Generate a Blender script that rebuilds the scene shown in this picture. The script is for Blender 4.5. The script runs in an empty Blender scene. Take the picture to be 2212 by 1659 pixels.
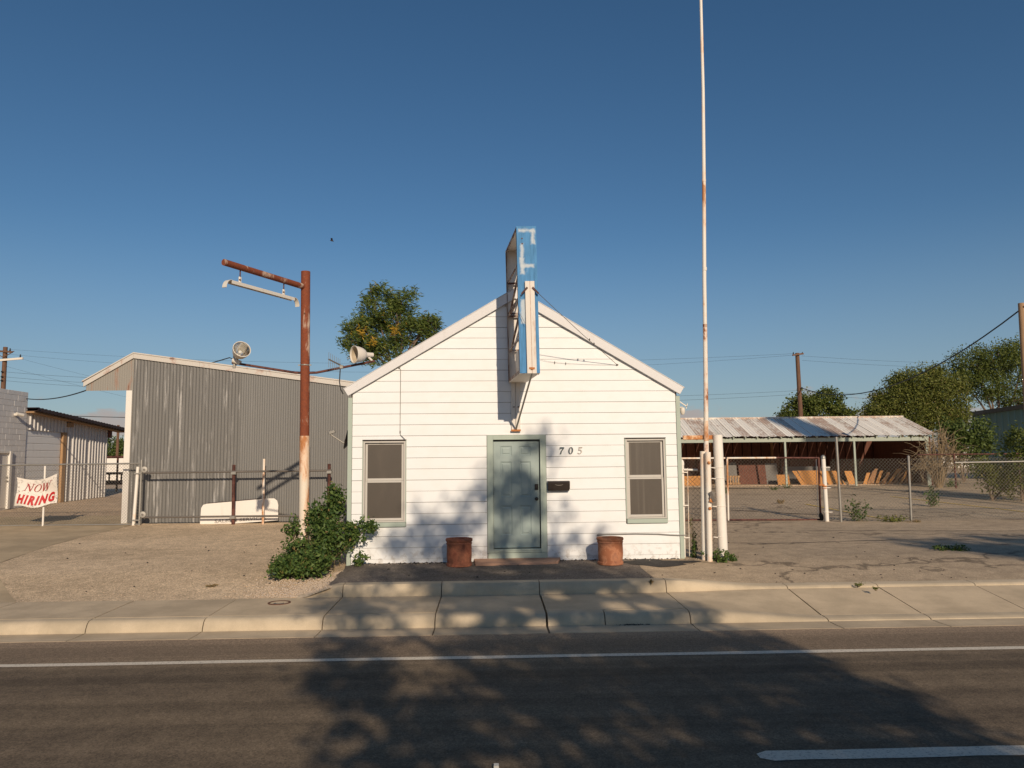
import bpy, bmesh, math, random
import numpy as np
from mathutils import Vector, Matrix
R = math.radians
random.seed(7); RNG = np.random.default_rng(7)
SC = bpy.context.scene
COL = SC.collection

# ------------------------------------------------------------------ camera, sky, sun, exposure
cam_data = bpy.data.cameras.new('camera'); cam = bpy.data.objects.new('camera', cam_data); COL.objects.link(cam)
cam_data.sensor_width = 36; cam_data.lens = 1630 / 2212 * 36; cam_data.clip_end = 6000; cam_data.clip_start = .05
cam.matrix_world = Matrix.Translation((0, 0, 2.25)) @ Matrix.Rotation(R(90 + 5.69), 4, 'X') @ Matrix.Rotation(-.010, 4, 'Z')
SC.camera = cam
SUN_DIR = Vector((-.262, 1, -.452)).normalized()
SUN_EL = math.asin(-SUN_DIR.z); SUN_ROT = math.atan2(-SUN_DIR.x, -SUN_DIR.y)
world = bpy.data.worlds.new('World'); SC.world = world; world.use_nodes = True
wn = world.node_tree.nodes; wl = world.node_tree.links
bg = wn['Background']; bg.inputs['Strength'].default_value = .071
sky = wn.new('ShaderNodeTexSky'); sky.sky_type = 'NISHITA'; sky.sun_disc = False
sky.sun_elevation = SUN_EL; sky.sun_rotation = SUN_ROT; sky.altitude = 900; sky.air_density = 1.0; sky.dust_density = .6; sky.ozone_density = 2.2
def wmath(op, a, b=None):
    n = wn.new('ShaderNodeMath'); n.operation = op
    for i, v in enumerate((a, b)):
        if v is None: continue
        if isinstance(v, (int, float)): n.inputs[i].default_value = v
        else: wl.new(v, n.inputs[i])
    return n.outputs[0]
# low bank of far cumulus just over the horizon, all round
tc = wn.new('ShaderNodeTexCoord'); sep = wn.new('ShaderNodeSeparateXYZ'); wl.new(tc.outputs['Generated'], sep.inputs[0])
mp = wn.new('ShaderNodeMapping'); mp.inputs['Scale'].default_value = (9, 9, 22); wl.new(tc.outputs['Generated'], mp.inputs[0])
nz = wn.new('ShaderNodeTexNoise'); nz.inputs['Scale'].default_value = 1.6; nz.inputs['Detail'].default_value = 7; nz.inputs['Roughness'].default_value = .55; wl.new(mp.outputs[0], nz.inputs[0])
hgt = wn.new('ShaderNodeMapRange'); wl.new(sep.outputs['Z'], hgt.inputs[0])
for k, v in (('From Min', .050), ('From Max', .105), ('To Min', .13), ('To Max', -.22)): hgt.inputs[k].default_value = v
cl = wn.new('ShaderNodeMapRange'); cl.interpolation_type = 'SMOOTHSTEP'
wl.new(wmath('ADD', nz.outputs[0], hgt.outputs[0]), cl.inputs[0])
for k, v in (('From Min', .55), ('From Max', .68), ('To Min', 0), ('To Max', .8)): cl.inputs[k].default_value = v
hs = wn.new('ShaderNodeHueSaturation'); wl.new(sky.outputs[0], hs.inputs['Color']); hs.inputs['Saturation'].default_value = 1.19; hs.inputs['Hue'].default_value = .497; hs.inputs['Value'].default_value = 1.0
hz = wn.new('ShaderNodeMapRange'); hz.interpolation_type = 'SMOOTHSTEP'; wl.new(sep.outputs['Z'], hz.inputs[0])
for k, v in (('From Min', 0.0), ('From Max', .30), ('To Min', .62), ('To Max', 0)): hz.inputs[k].default_value = v
hm = wn.new('ShaderNodeMixRGB'); wl.new(hz.outputs[0], hm.inputs[0]); wl.new(hs.outputs[0], hm.inputs[1]); hm.inputs[2].default_value = (3.35, 4.35, 5.3, 1)   # dusty air low over the plain
mx = wn.new('ShaderNodeMixRGB'); wl.new(cl.outputs[0], mx.inputs[0]); wl.new(hm.outputs[0], mx.inputs[1]); mx.inputs[2].default_value = (6.0, 5.0, 4.6, 1)
wl.new(mx.outputs[0], bg.inputs['Color'])
sd = bpy.data.lights.new('sun', 'SUN'); sd.energy = 3.85; sd.angle = R(.53); sd.color = (1.0, .825, .635)
sun = bpy.data.objects.new('sun', sd); COL.objects.link(sun); sun.rotation_euler = SUN_DIR.to_track_quat('-Z', 'Y').to_euler(); sun.location = (20, -40, 30)
SC.view_settings.view_transform = 'Standard'; SC.view_settings.look = 'None'; SC.view_settings.gamma = 1; SC.view_settings.use_curve_mapping = False
SC.view_settings.exposure = 0.0

# ------------------------------------------------------------------ materials
class NT:
    def __init__(s, name):
        s.m = bpy.data.materials.new(name); s.m.use_nodes = True
        s.n = s.m.node_tree.nodes; s.l = s.m.node_tree.links; s.p = s.n['Principled BSDF']
        s.tc = s.n.new('ShaderNodeTexCoord')
    def put(s, sock, v):
        if isinstance(v, bpy.types.NodeSocket): s.l.new(v, sock)
        elif isinstance(v, (tuple, list)) and len(v) == 3 and sock.type == 'RGBA': sock.default_value = (*v, 1)
        else: sock.default_value = v
    def coord(s, scale=(1, 1, 1), rot=(0, 0, 0)):
        m = s.n.new('ShaderNodeMapping'); m.inputs['Scale'].default_value = scale; m.inputs['Rotation'].default_value = rot
        s.l.new(s.tc.outputs['Object'], m.inputs[0]); return m.outputs[0]
    def noise(s, scale, detail=4, rough=.55, stretch=(1, 1, 1), dist=0):
        n = s.n.new('ShaderNodeTexNoise'); n.inputs['Scale'].default_value = scale; n.inputs['Detail'].default_value = detail
        n.inputs['Roughness'].default_value = rough; n.inputs['Distortion'].default_value = dist
        s.l.new(s.coord(stretch), n.inputs[0]); return n.outputs[0]
    def voro(s, scale, out='Distance', stretch=(1, 1, 1)):
        n = s.n.new('ShaderNodeTexVoronoi'); n.inputs['Scale'].default_value = scale; s.l.new(s.coord(stretch), n.inputs[0]); return n.outputs[out]
    def ramp(s, f, a, b, lo=0, hi=1, smooth=True):
        n = s.n.new('ShaderNodeMapRange'); n.interpolation_type = 'SMOOTHSTEP' if smooth else 'LINEAR'
        s.put(n.inputs[0], f)
        for k, v in (('From Min', a), ('From Max', b), ('To Min', lo), ('To Max', hi)): n.inputs[k].default_value = v
        return n.outputs[0]
    def mix(s, f, a, b, mode='MIX'):
        n = s.n.new('ShaderNodeMixRGB'); n.blend_type = mode
        s.put(n.inputs[0], f); s.put(n.inputs[1], a); s.put(n.inputs[2], b); return n.outputs[0]
    def math(s, op, a, b=0):
        n = s.n.new('ShaderNodeMath'); n.operation = op; s.put(n.inputs[0], a); s.put(n.inputs[1], b); return n.outputs[0]
    def axis(s, k):
        n = s.n.new('ShaderNodeSeparateXYZ'); s.l.new(s.tc.outputs['Object'], n.inputs[0]); return n.outputs[k]
    def rand(s):
        return s.n.new('ShaderNodeObjectInfo').outputs['Random']
    def island(s):
        return s.n.new('ShaderNodeNewGeometry').outputs['Random Per Island']
    def done(s, col, rough=.8, bump=None, bs=.3, bd=.01, metal=0, spec=.5):
        s.put(s.p.inputs['Base Color'], col); s.put(s.p.inputs['Roughness'], rough); s.put(s.p.inputs['Metallic'], metal); s.put(s.p.inputs['Specular IOR Level'], spec)
        if bump is not None:
            b = s.n.new('ShaderNodeBump'); b.inputs['Strength'].default_value = bs; b.inputs['Distance'].default_value = bd
            s.put(b.inputs['Height'], bump); s.l.new(b.outputs[0], s.p.inputs['Normal'])
        return s.m
def sc3(c, k): return tuple(min(1, v * k) for v in c)
def plain(name, c, rough=.7, var=.12, scale=6, metal=0, rnd=0, bs=.15, spec=.4, stretch=(1, 1, 1)):
    t = NT(name); n = t.noise(scale, 5, stretch=stretch)
    col = t.mix(n, sc3(c, 1 - var), sc3(c, 1 + var))
    if rnd: col = t.mix(t.math('MULTIPLY', t.rand(), rnd), col, sc3(c, .55))
    return t.done(col, rough, t.noise(scale * 9, 3), bs, .003, metal, spec)
def painted(name, c, dirt=(.25, .2, .15), amount=.4, rough=.6, scale=5, stretch=(1, 1, .35)):
    t = NT(name); n = t.noise(scale, 8, .65, stretch)
    col = t.mix(t.ramp(n, .55, .75, 0, amount), c, dirt)
    col = t.mix(t.ramp(t.noise(60, 3), .3, .7, 0, .08), col, dirt)
    return t.done(col, rough, t.noise(35, 4), .12, .003)
def rusty(name, paint, rust, bias, rough=.75, scale=7, stretch=(1, 1, .3), rust2=None):
    t = NT(name); n = t.noise(scale, 8, .62, stretch, .3)
    r2 = t.mix(t.noise(22, 4), rust, rust2 or sc3(rust, .45))
    f = t.ramp(n, bias - .05, bias + .05)
    h = t.ramp(n, bias - .13, bias - .03, 0, .35)
    col = t.mix(f, t.mix(h, paint, sc3(rust2 or rust, 1.5)), r2)
    return t.done(col, rough, t.math('ADD', n, t.math('MULTIPLY', t.noise(90, 3), .2)), .35, .004)
MT = {}
def asphalt(name, c, light, dark, speck=220, stripes=False, fine=1.0, cracks=0):
    t = NT(name)
    n1 = t.noise(.55, 5, .6, (.35, 1, 1)); n2 = t.noise(3.2, 6, .65); sp = t.voro(speck, 'Color'); sp2 = t.voro(speck * .45, 'Color')
    col = t.mix(t.ramp(n1, .35, .68), dark, light); col = t.mix(.5, col, t.mix(t.ramp(n2, .3, .7), sc3(c, .75), sc3(c, 1.3)))
    g = t.n.new('ShaderNodeRGBToBW'); t.l.new(sp, g.inputs[0]); g2 = t.n.new('ShaderNodeRGBToBW'); t.l.new(sp2, g2.inputs[0])
    k = t.ramp(g.outputs[0], .1, .9, 1 - .45 * fine, 1 + .45 * fine, False); k2 = t.ramp(g2.outputs[0], .05, .95, 1 - .22 * fine, 1 + .22 * fine, False)
    vm = t.math('MULTIPLY', k, k2)
    if stripes:   # dust gathered along the gutter side of the edge line
        sh = t.ramp(t.math('ADD', t.axis(1), t.math('MULTIPLY', t.math('SUBTRACT', t.noise(1.2, 4, .6, (.4, 1, 1)), .5), .5)), 8.75, 9.5)
        col = t.mix(sh, col, (.27, .20, .135))
    if stripes:   # lengthwise wear left by wheels
        y = t.math('ADD', t.axis(1), t.math('MULTIPLY', t.noise(.35, 2, .5, (.3, .3, .3)), .35))
        w = t.n.new('ShaderNodeTexNoise'); w.noise_dimensions = '1D'; w.inputs['Scale'].default_value = 1.5; w.inputs['Detail'].default_value = 5; t.l.new(y, w.inputs['W'])
        vm = t.math('MULTIPLY', vm, t.ramp(w.outputs[0], .3, .7, .78, 1.26))
        vm = t.math('MULTIPLY', vm, t.ramp(t.noise(2.2, 5, .6, (.06, 6, 1)), .3, .7, .94, 1.06))
    if cracks:
        e = t.n.new('ShaderNodeTexVoronoi'); e.feature = 'DISTANCE_TO_EDGE'; e.inputs['Scale'].default_value = cracks
        dn = t.n.new('ShaderNodeVectorMath'); nn = t.n.new('ShaderNodeTexNoise'); nn.inputs['Scale'].default_value = 1.4; nn.inputs['Detail'].default_value = 6
        t.l.new(t.coord(), nn.inputs[0]); sc_ = t.n.new('ShaderNodeVectorMath'); sc_.operation = 'SCALE'; sc_.inputs['Scale'].default_value = 1.6; t.l.new(nn.outputs['Color'], sc_.inputs[0])
        t.l.new(sc_.outputs[0], dn.inputs[0]); t.l.new(t.coord((.45, 1, 1)), dn.inputs[1]); t.l.new(dn.outputs[0], e.inputs[0])
        cr = t.ramp(e.outputs[0], .004, .022, .5, 1); vm = t.math('MULTIPLY', vm, cr)
    col = t.mix(1.0, col, vm, 'MULTIPLY')
    return t.done(col, .92, g.outputs[0], .5 * fine, .006, 0, .25)
MT['road'] = asphalt('road_asphalt', (.155, .117, .076), (.18, .137, .09), (.115, .088, .062), 90, True, .7)
MT['lot'] = asphalt('lot_asphalt', (.46, .355, .235), (.52, .40, .27), (.35, .27, .185), 80, False, .5, .28)
MT['apron'] = asphalt('apron_asphalt', (.17, .145, .12), (.26, .21, .165), (.075, .068, .06), 60, False, .9)
MT['tar'] = asphalt('black_tar', (.05, .046, .042), (.075, .068, .06), (.03, .028, .026), 60, False, .8)
MT['gravel'] = asphalt('gravel', (.63, .48, .315), (.73, .56, .37), (.45, .34, .215), 75, False, .85)
MT['dirt'] = asphalt('dry_dirt', (.54, .40, .27), (.62, .46, .32), (.40, .30, .20), 20, False, .5)
def concrete(name, c, c2):
    t = NT(name); n = t.noise(1.1, 7, .65); n2 = t.noise(.9, 5, .6, (.5, 5, 1))
    col = t.mix(t.ramp(n, .32, .7), sc3(c, .74), sc3(c, 1.12)); col = t.mix(t.ramp(n2, .5, .8, 0, .4), col, c2)
    col = t.mix(t.ramp(t.noise(170, 3, .7), .35, .65, 0, .34), col, sc3(c, .55))
    col = t.mix(t.math('MULTIPLY', t.rand(), .22), col, sc3(c, .72))
    col = t.mix(t.ramp(t.noise(4.5, 7, .72, (.5, 1, 1.6)), .60, .76, 0, .5), col, sc3(c, .42))
    return t.done(col, .88, t.noise(140, 4), .2, .004, 0, .3)
MT['concrete'] = concrete('pale_concrete', (.62, .495, .335), (.49, .385, .255))
MT['kerb'] = concrete('kerb_concrete', (.59, .485, .34), (.45, .365, .25))
MT['drive'] = concrete('drive_concrete', (.56, .435, .275), (.43, .33, .205))
MT['joint'] = plain('joint_dirt', (.10, .08, .06), .95)
MT['slab'] = concrete('red_concrete', (.52, .31, .21), (.42, .26, .18))
def lineworn(name, c, under):
    t = NT(name); col = t.mix(t.ramp(t.noise(38, 6, .72), .50, .68, 0, .8), c, under)
    return t.done(col, .7, t.noise(150, 3), .3, .003)
MT['white_line'] = lineworn('white_road_paint', (.68, .61, .49), (.18, .145, .11))
MT['yellow_line'] = lineworn('yellow_road_paint', (.80, .55, .12), (.24, .19, .14))
# house
def siding_mat():
    t = NT('white_siding'); n = t.noise(2.2, 7, .65, (1, 1, 1.6)); c = (.80, .81, .80)
    col = t.mix(t.ramp(n, .4, .75, 0, .35), c, (.74, .70, .64)); col = t.mix(t.math('MULTIPLY', t.rand(), .10), col, (.70, .68, .64))
    low = t.ramp(t.axis(2), .0, .42, .55, 0)                                   # splashed dirt near the ground
    col = t.mix(t.math('MULTIPLY', low, t.ramp(t.noise(9, 6, .7), .48, .66)), col, (.30, .24, .17))
    return t.done(col, .55, t.noise(28, 5, .6, (.25, 1, 4)), .1, .003)
MT['siding'] = siding_mat()
MT['sheath'] = plain('lap_shadow_sheathing', (.16, .12, .09), .95)  # dark tone stands for the shadow under each board's lap
MT['fascia'] = painted('offwhite_fascia', (.69, .68, .67), (.45, .38, .3), .2)
MT['green'] = painted('sage_green_trim', (.39, .455, .385), (.25, .25, .18), .3)
MT['shedgreen'] = painted('dull_green_timber', (.36, .40, .33), (.22, .2, .15), .4)
MT['door'] = painted('grey_green_door', (.31, .38, .355), (.23, .26, .24), .3, .5)
MT['alum'] = painted('window_aluminium', (.52, .49, .44), (.3, .26, .2), .35, .5)
MT['blackm'] = plain('dark_bronze', (.035, .026, .022), .35, .3, 10)
MT['roofing'] = plain('grey_roofing', (.3, .28, .26), .9)
def screen_mat(name, curtains):
    t = NT(name); c = (.135, .105, .075)
    col = t.mix(t.noise(3, 4), sc3(c, .8), sc3(c, 1.2))
    if curtains: col = t.mix(t.ramp(t.noise(7, 3, .5, (1.6, 1, .06)), .48, .70, 0, .7), col, (.34, .29, .23))
    else: col = t.mix(t.ramp(t.noise(2.2, 2, .5, (1, 1, .3)), .55, .8, 0, .4), col, (.22, .17, .12))
    col = t.mix(t.ramp(t.noise(5, 4, .5, (1, 1, .5)), .5, .75, 0, .3), col, (.24, .19, .14))
    col = t.mix(t.ramp(t.voro(420), .2, .5, 0, .3), (.05, .04, .03), col)
    t.done(col, .5, None, spec=.45); t.p.inputs['Coat Weight'].default_value = .25; t.p.inputs['Coat Roughness'].default_value = .12
    return t.m
MT['screen'] = screen_mat('brown_sun_screen', False); MT['screen2'] = screen_mat('brown_screen_over_curtain', True)
MT['terra'] = rusty('terracotta', (.33, .12, .055), (.20, .055, .03), .58, .85, 5, (1, 1, 1), (.46, .22, .12))
MT['terra_dark'] = rusty('stained_terracotta', (.25, .075, .04), (.13, .035, .022), .52, .85, 5, (1, 1, 1), (.36, .14, .07))
MT['soil'] = plain('dry_soil', (.10, .07, .05), .95)
# metal
def blue_mat():
    t = NT('faded_blue_sign_paint'); n = t.noise(2.1, 6, .55, (1.6, 1.6, 1), .25); c = (.085, .25, .47); white = (.56, .61, .63)
    col = t.mix(t.ramp(t.noise(8, 4, .6, (3, 3, .4)), .3, .7), sc3(c, .85), sc3(c, 1.15))
    col = t.mix(t.ramp(n, .62, .74, 0, .7), col, white)
    z = t.axis(2); u = t.math('ADD', t.axis(0), t.math('MULTIPLY', z, .014)); u = t.math('ADD', u, -.218 - .014 * 3.42)
    wob = t.math('MULTIPLY', t.math('SUBTRACT', t.noise(13, 4), .5), .07)
    for (a, b, c0, d) in ((-.10, .11, 2.715, 2.755), (-.115, -.06, 2.60, 2.86), (-.10, -.06, 2.86, 3.12), (-.13, .13, 3.33, 3.37), (.085, .135, 3.12, 3.34), (-.12, -.05, 1.75, 2.15)):   # brushed-on primer
        dx = t.math('SUBTRACT', t.math('ABSOLUTE', t.math('SUBTRACT', u, (a + b) / 2)), (b - a) / 2)
        dz = t.math('SUBTRACT', t.math('ABSOLUTE', t.math('SUBTRACT', z, (c0 + d) / 2)), (d - c0) / 2)
        f = t.ramp(t.math('ADD', t.math('MAXIMUM', dx, dz), wob), -.02, .028, .85, 0)
        col = t.mix(f, col, white)
    col = t.mix(t.ramp(t.noise(11, 6, .7, (1, 1, .4)), .70, .75), col, (.23, .09, .04))
    return t.done(col, .75, t.noise(40), .1, .003, 0, .25)
MT['blue'] = blue_mat()
MT['signwhite'] = rusty('white_sign_metal', (.72, .66, .58), (.25, .09, .035), .70, .6, 5)
MT['sign_edge'] = rusty('dark_rust_edged_sign_steel', (.42, .36, .30), (.16, .06, .03), .50, .7, 6)
MT['primer'] = painted('white_primer', (.66, .69, .71), (.3, .45, .62), .5, .6, 14, (1, 1, 1))
MT['rust_post'] = rusty('rusted_pole', (.62, .46, .34), (.31, .074, .022), .405, .85, 4.5, (1, 1, .35), (.11, .032, .018))
MT['cream_rust'] = rusty('cream_pole_with_rust', (.76, .67, .54), (.40, .135, .04), .545, .7, 3.6, (1, 1, .28), (.55, .25, .09))
MT['white_rust'] = rusty('white_post_with_rust', (.78, .73, .64), (.42, .15, .05), .60, .6, 4.2, (1, 1, .3), (.58, .30, .12))
MT['spot_rust'] = rusty('white_pole_with_rust_spots', (.78, .73, .64), (.20, .06, .025), .585, .7, 6.5, (1, 1, .45), (.45, .17, .06))
MT['white_post'] = rusty('white_painted_pipe', (.80, .75, .67), (.42, .17, .06), .70, .6, 5, (1, 1, .4), (.6, .36, .2))
MT['orange_rust'] = rusty('orange_rust', (.72, .55, .38), (.42, .13, .035), .45, .85, 6, (1, 1, 1), (.52, .24, .08))
MT['dkrust'] = rusty('dark_red_rust', (.13, .05, .035), (.085, .024, .016), .5, .7, 9, (1, 1, .4))
MT['galv'] = plain('galvanised_steel', (.36, .34, .30), .45, .25, 12, .55)
MT['galv_dark'] = plain('weathered_steel', (.17, .15, .13), .55, .3, 12, .4)
MT['wiremesh'] = plain('galvanised_wire', (.25, .23, .19), .5, .2, 12, .4)
MT['wiremesh2'] = plain('dull_rusty_wire', (.20, .16, .125), .6, .3, 12, .3)
MT['lampwhite'] = painted('lamp_enamel', (.72, .67, .58), (.4, .3, .2), .3, .45)
MT['mirror'] = plain('polished_reflector', (.80, .78, .74), .12, .05, 5, 1.0)
MT['lampglass'] = plain('dusty_lamp_glass', (.46, .38, .27), .35, .15, 9)
MT['cable'] = plain('black_cable', (.02, .02, .02), .6)
MT['cablegrey'] = plain('grey_conduit', (.24, .23, .21), .5, .2)
def sheet_mat(name, c, streak, amount):
    t = NT(name); n = t.noise(3.0, 8, .70, (2.2, 2.2, .16)); n2 = t.noise(30, 5, .6)
    col = t.mix(t.ramp(n, .53, .66, 0, amount), c, streak); col = t.mix(t.ramp(n2, .3, .75, 0, .3), col, sc3(c, .72))
    col = t.mix(t.math('MULTIPLY', t.rand(), .2), col, sc3(c, .7))
    return t.done(col, .6, n2, .1, .003, .15)
MT['grey_sheet'] = sheet_mat('weathered_grey_sheet', (.168, .162, .150), (.44, .425, .40), .95)
MT['grey_sheet2'] = sheet_mat('dull_grey_sheet', (.198, .193, .180), (.26, .253, .24), .5)
MT['gable_sheet'] = rusty('pale_gable_sheet', (.27, .25, .215), (.24, .085, .035), .655, .7, 4, (1.3, 1.3, .3))
MT['trimmetal'] = rusty('pale_flashing_with_rust', (.56, .52, .46), (.24, .085, .04), .66, .6, 3.2, (1, 1, 1))
MT['white_sheet'] = painted('white_ribbed_sheet', (.60, .575, .54), (.4, .34, .28), .15, .5)
MT['teal'] = painted('teal_sheet', (.19, .30, .27), (.1, .18, .17), .3, .5)
MT['block'] = plain('grey_painted_block', (.70, .68, .65), .9, .08, 8, 0, .12)
MT['mortar'] = plain('grey_mortar', (.54, .52, .49), .95)
MT['whitepaint'] = painted('white_paint', (.78, .74, .67), (.5, .42, .33), .25)
MT['rolldoor'] = painted('white_roll_door', (.82, .82, .80), (.4, .38, .34), .2, .45)
def wood_mat(name, c, c2):
    t = NT(name); n = t.noise(3, 6, .6, (9, 9, .7), .4); col = t.mix(t.ramp(n, .3, .7), c, c2)
    col = t.mix(t.math('MULTIPLY', t.rand(), .45), col, sc3(c2, .6)); return t.done(col, .85, n, .2, .004)
MT['wood'] = wood_mat('pale_timber', (.50, .32, .17), (.36, .21, .10))
MT['ply'] = wood_mat('orange_plywood', (.62, .30, .09), (.48, .21, .06))
MT['plydark'] = wood_mat('weathered_boards', (.46, .24, .10), (.27, .13, .06))
MT['pole'] = wood_mat('brown_pole_timber', (.22, .115, .065), (.12, .062, .036))
MT['polepale'] = wood_mat('tan_pole_timber', (.50, .31, .17), (.32, .20, .11))
MT['dull'] = plain('dull_grey_panel', (.17, .16, .145), .8, .2)
MT['darkwood'] = wood_mat('dark_red_boards', (.20, .075, .045), (.10, .038, .025))
def shedroof_mat():
    t = NT('rusted_white_roof_sheet'); n = t.noise(1.5, 8, .70, (1, .6, 1)); n2 = t.noise(5.0, 8, .74, (3.2, .55, 1)); r = t.rand()
    f = t.math('ADD', t.math('ADD', t.math('MULTIPLY', n, .45), t.math('MULTIPLY', n2, .55)), t.math('MULTIPLY', t.math('SUBTRACT', r, .55), .20))
    f = t.ramp(f, .47, .60, 0, .68)
    col = t.mix(f, t.mix(r, (.90, .85, .75), (.74, .69, .60)), t.mix(n2, (.47, .27, .16), (.26, .13, .08)))
    return t.done(col, .65, n2, .15, .004)
MT['shedroof'] = shedroof_mat()
MT['eave_dark'] = plain('dark_roof_edge', (.045, .028, .025), .7, .3)
MT['banner'] = None
def banner_mat():
    t = NT('creased_white_banner'); e = t.n.new('ShaderNodeTexVoronoi'); e.feature = 'DISTANCE_TO_EDGE'; e.inputs['Scale'].default_value = 3.2
    nn = t.n.new('ShaderNodeTexNoise'); nn.inputs['Scale'].default_value = 5; t.l.new(t.coord(), nn.inputs[0])
    vm = t.n.new('ShaderNodeVectorMath'); t.l.new(nn.outputs['Color'], vm.inputs[0]); t.l.new(t.coord((1, 1, 1.4)), vm.inputs[1]); t.l.new(vm.outputs[0], e.inputs[0])
    crease = t.math('MULTIPLY', t.ramp(e.outputs[0], .0, .045, 1, 0), t.ramp(t.noise(3.5, 4), .44, .54))  # thin dark lines drawn along the creases
    col = t.mix(t.math('MULTIPLY', crease, .8), (.76, .70, .62), (.10, .08, .06))
    return t.done(col, .7, t.noise(14, 4), .2, .01)
MT['banner'] = banner_mat()
MT['red'] = plain('red_print', (.50, .018, .02), .6, .1)
MT['darkred'] = plain('dark_red_print', (.38, .03, .03), .6, .1)
MT['greyprint'] = plain('faded_grey_print', (.30, .28, .25), .7, .3, 30)
MT['navy'] = plain('slate_number', (.05, .075, .09), .45, .15)
MT['palenum'] = plain('worn_pale_number', (.42, .38, .33), .5, .2)
MT['glassdark'] = plain('dark_glass', (.02, .02, .02), .08)
MT['stone'] = plain('pale_pebble', (.52, .42, .32), .9, .25, 10)
MT['ceramic'] = plain('white_insulator', (.6, .58, .52), .3)
MT['iron'] = plain('rusty_iron', (.13, .06, .035), .8, .4, 25)
MT['rubber'] = plain('rubber', (.02, .02, .02), .85)
def leaf_mat(name, c1, c2, c3=None, f3=.04, trans=.35):
    t = NT(name); r = t.island(); cr = t.n.new('ShaderNodeValToRGB'); t.l.new(r, cr.inputs[0])
    cr.color_ramp.elements[0].color = (*c1, 1); cr.color_ramp.elements[1].color = (*c2, 1); cr.color_ramp.elements[1].position = 1 - f3 - .02 if c3 else 1
    if c3:
        e = cr.color_ramp.elements.new(1 - f3); e.color = (*c3, 1)
    col = cr.outputs[0]; out = t.n['Material Output']
    t.done(col, .55, spec=.3); tr = t.n.new('ShaderNodeBsdfTranslucent'); t.l.new(col, tr.inputs[0])
    ms = t.n.new('ShaderNodeMixShader'); ms.inputs[0].default_value = trans; t.l.new(t.p.outputs[0], ms.inputs[1]); t.l.new(tr.outputs[0], ms.inputs[2]); t.l.new(ms.outputs[0], out.inputs[0])
    return t.m
MT['leaf_feather'] = leaf_mat('feathery_leaves', (.060, .100, .022), (.175, .215, .045), (.45, .30, .04), .006)
MT['leaf_yellow'] = leaf_mat('yellowed_leaves', (.42, .25, .02), (.55, .36, .05), None)
MT['leaf_weed'] = leaf_mat('weed_leaves', (.038, .085, .022), (.135, .195, .045), (.26, .18, .07), .02, .25)
MT['leaf_olive'] = leaf_mat('olive_leaves', (.095, .12, .024), (.235, .245, .055), (.30, .24, .09), .02)
MT['leaf_mid'] = leaf_mat('mid_green_leaves', (.066, .100, .022), (.19, .215, .045), None)
MT['leaf_dark'] = leaf_mat('dark_green_leaves', (0.061, 0.099, 0.024), (0.149, 0.192, 0.047), None)
MT['leaf_dry'] = leaf_mat('dry_grass', (.28, .19, .09), (.42, .30, .15), (.12, .13, .05), .25)
MT['bark'] = plain('grey_brown_bark', (.16, .115, .08), .95, .35, 14)
MT['deadtwig'] = plain('dead_twig', (.29, .215, .125), .9, .25, 14)
MT['green_stem'] = plain('weed_stem', (.14, .11, .055), .85)

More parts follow.
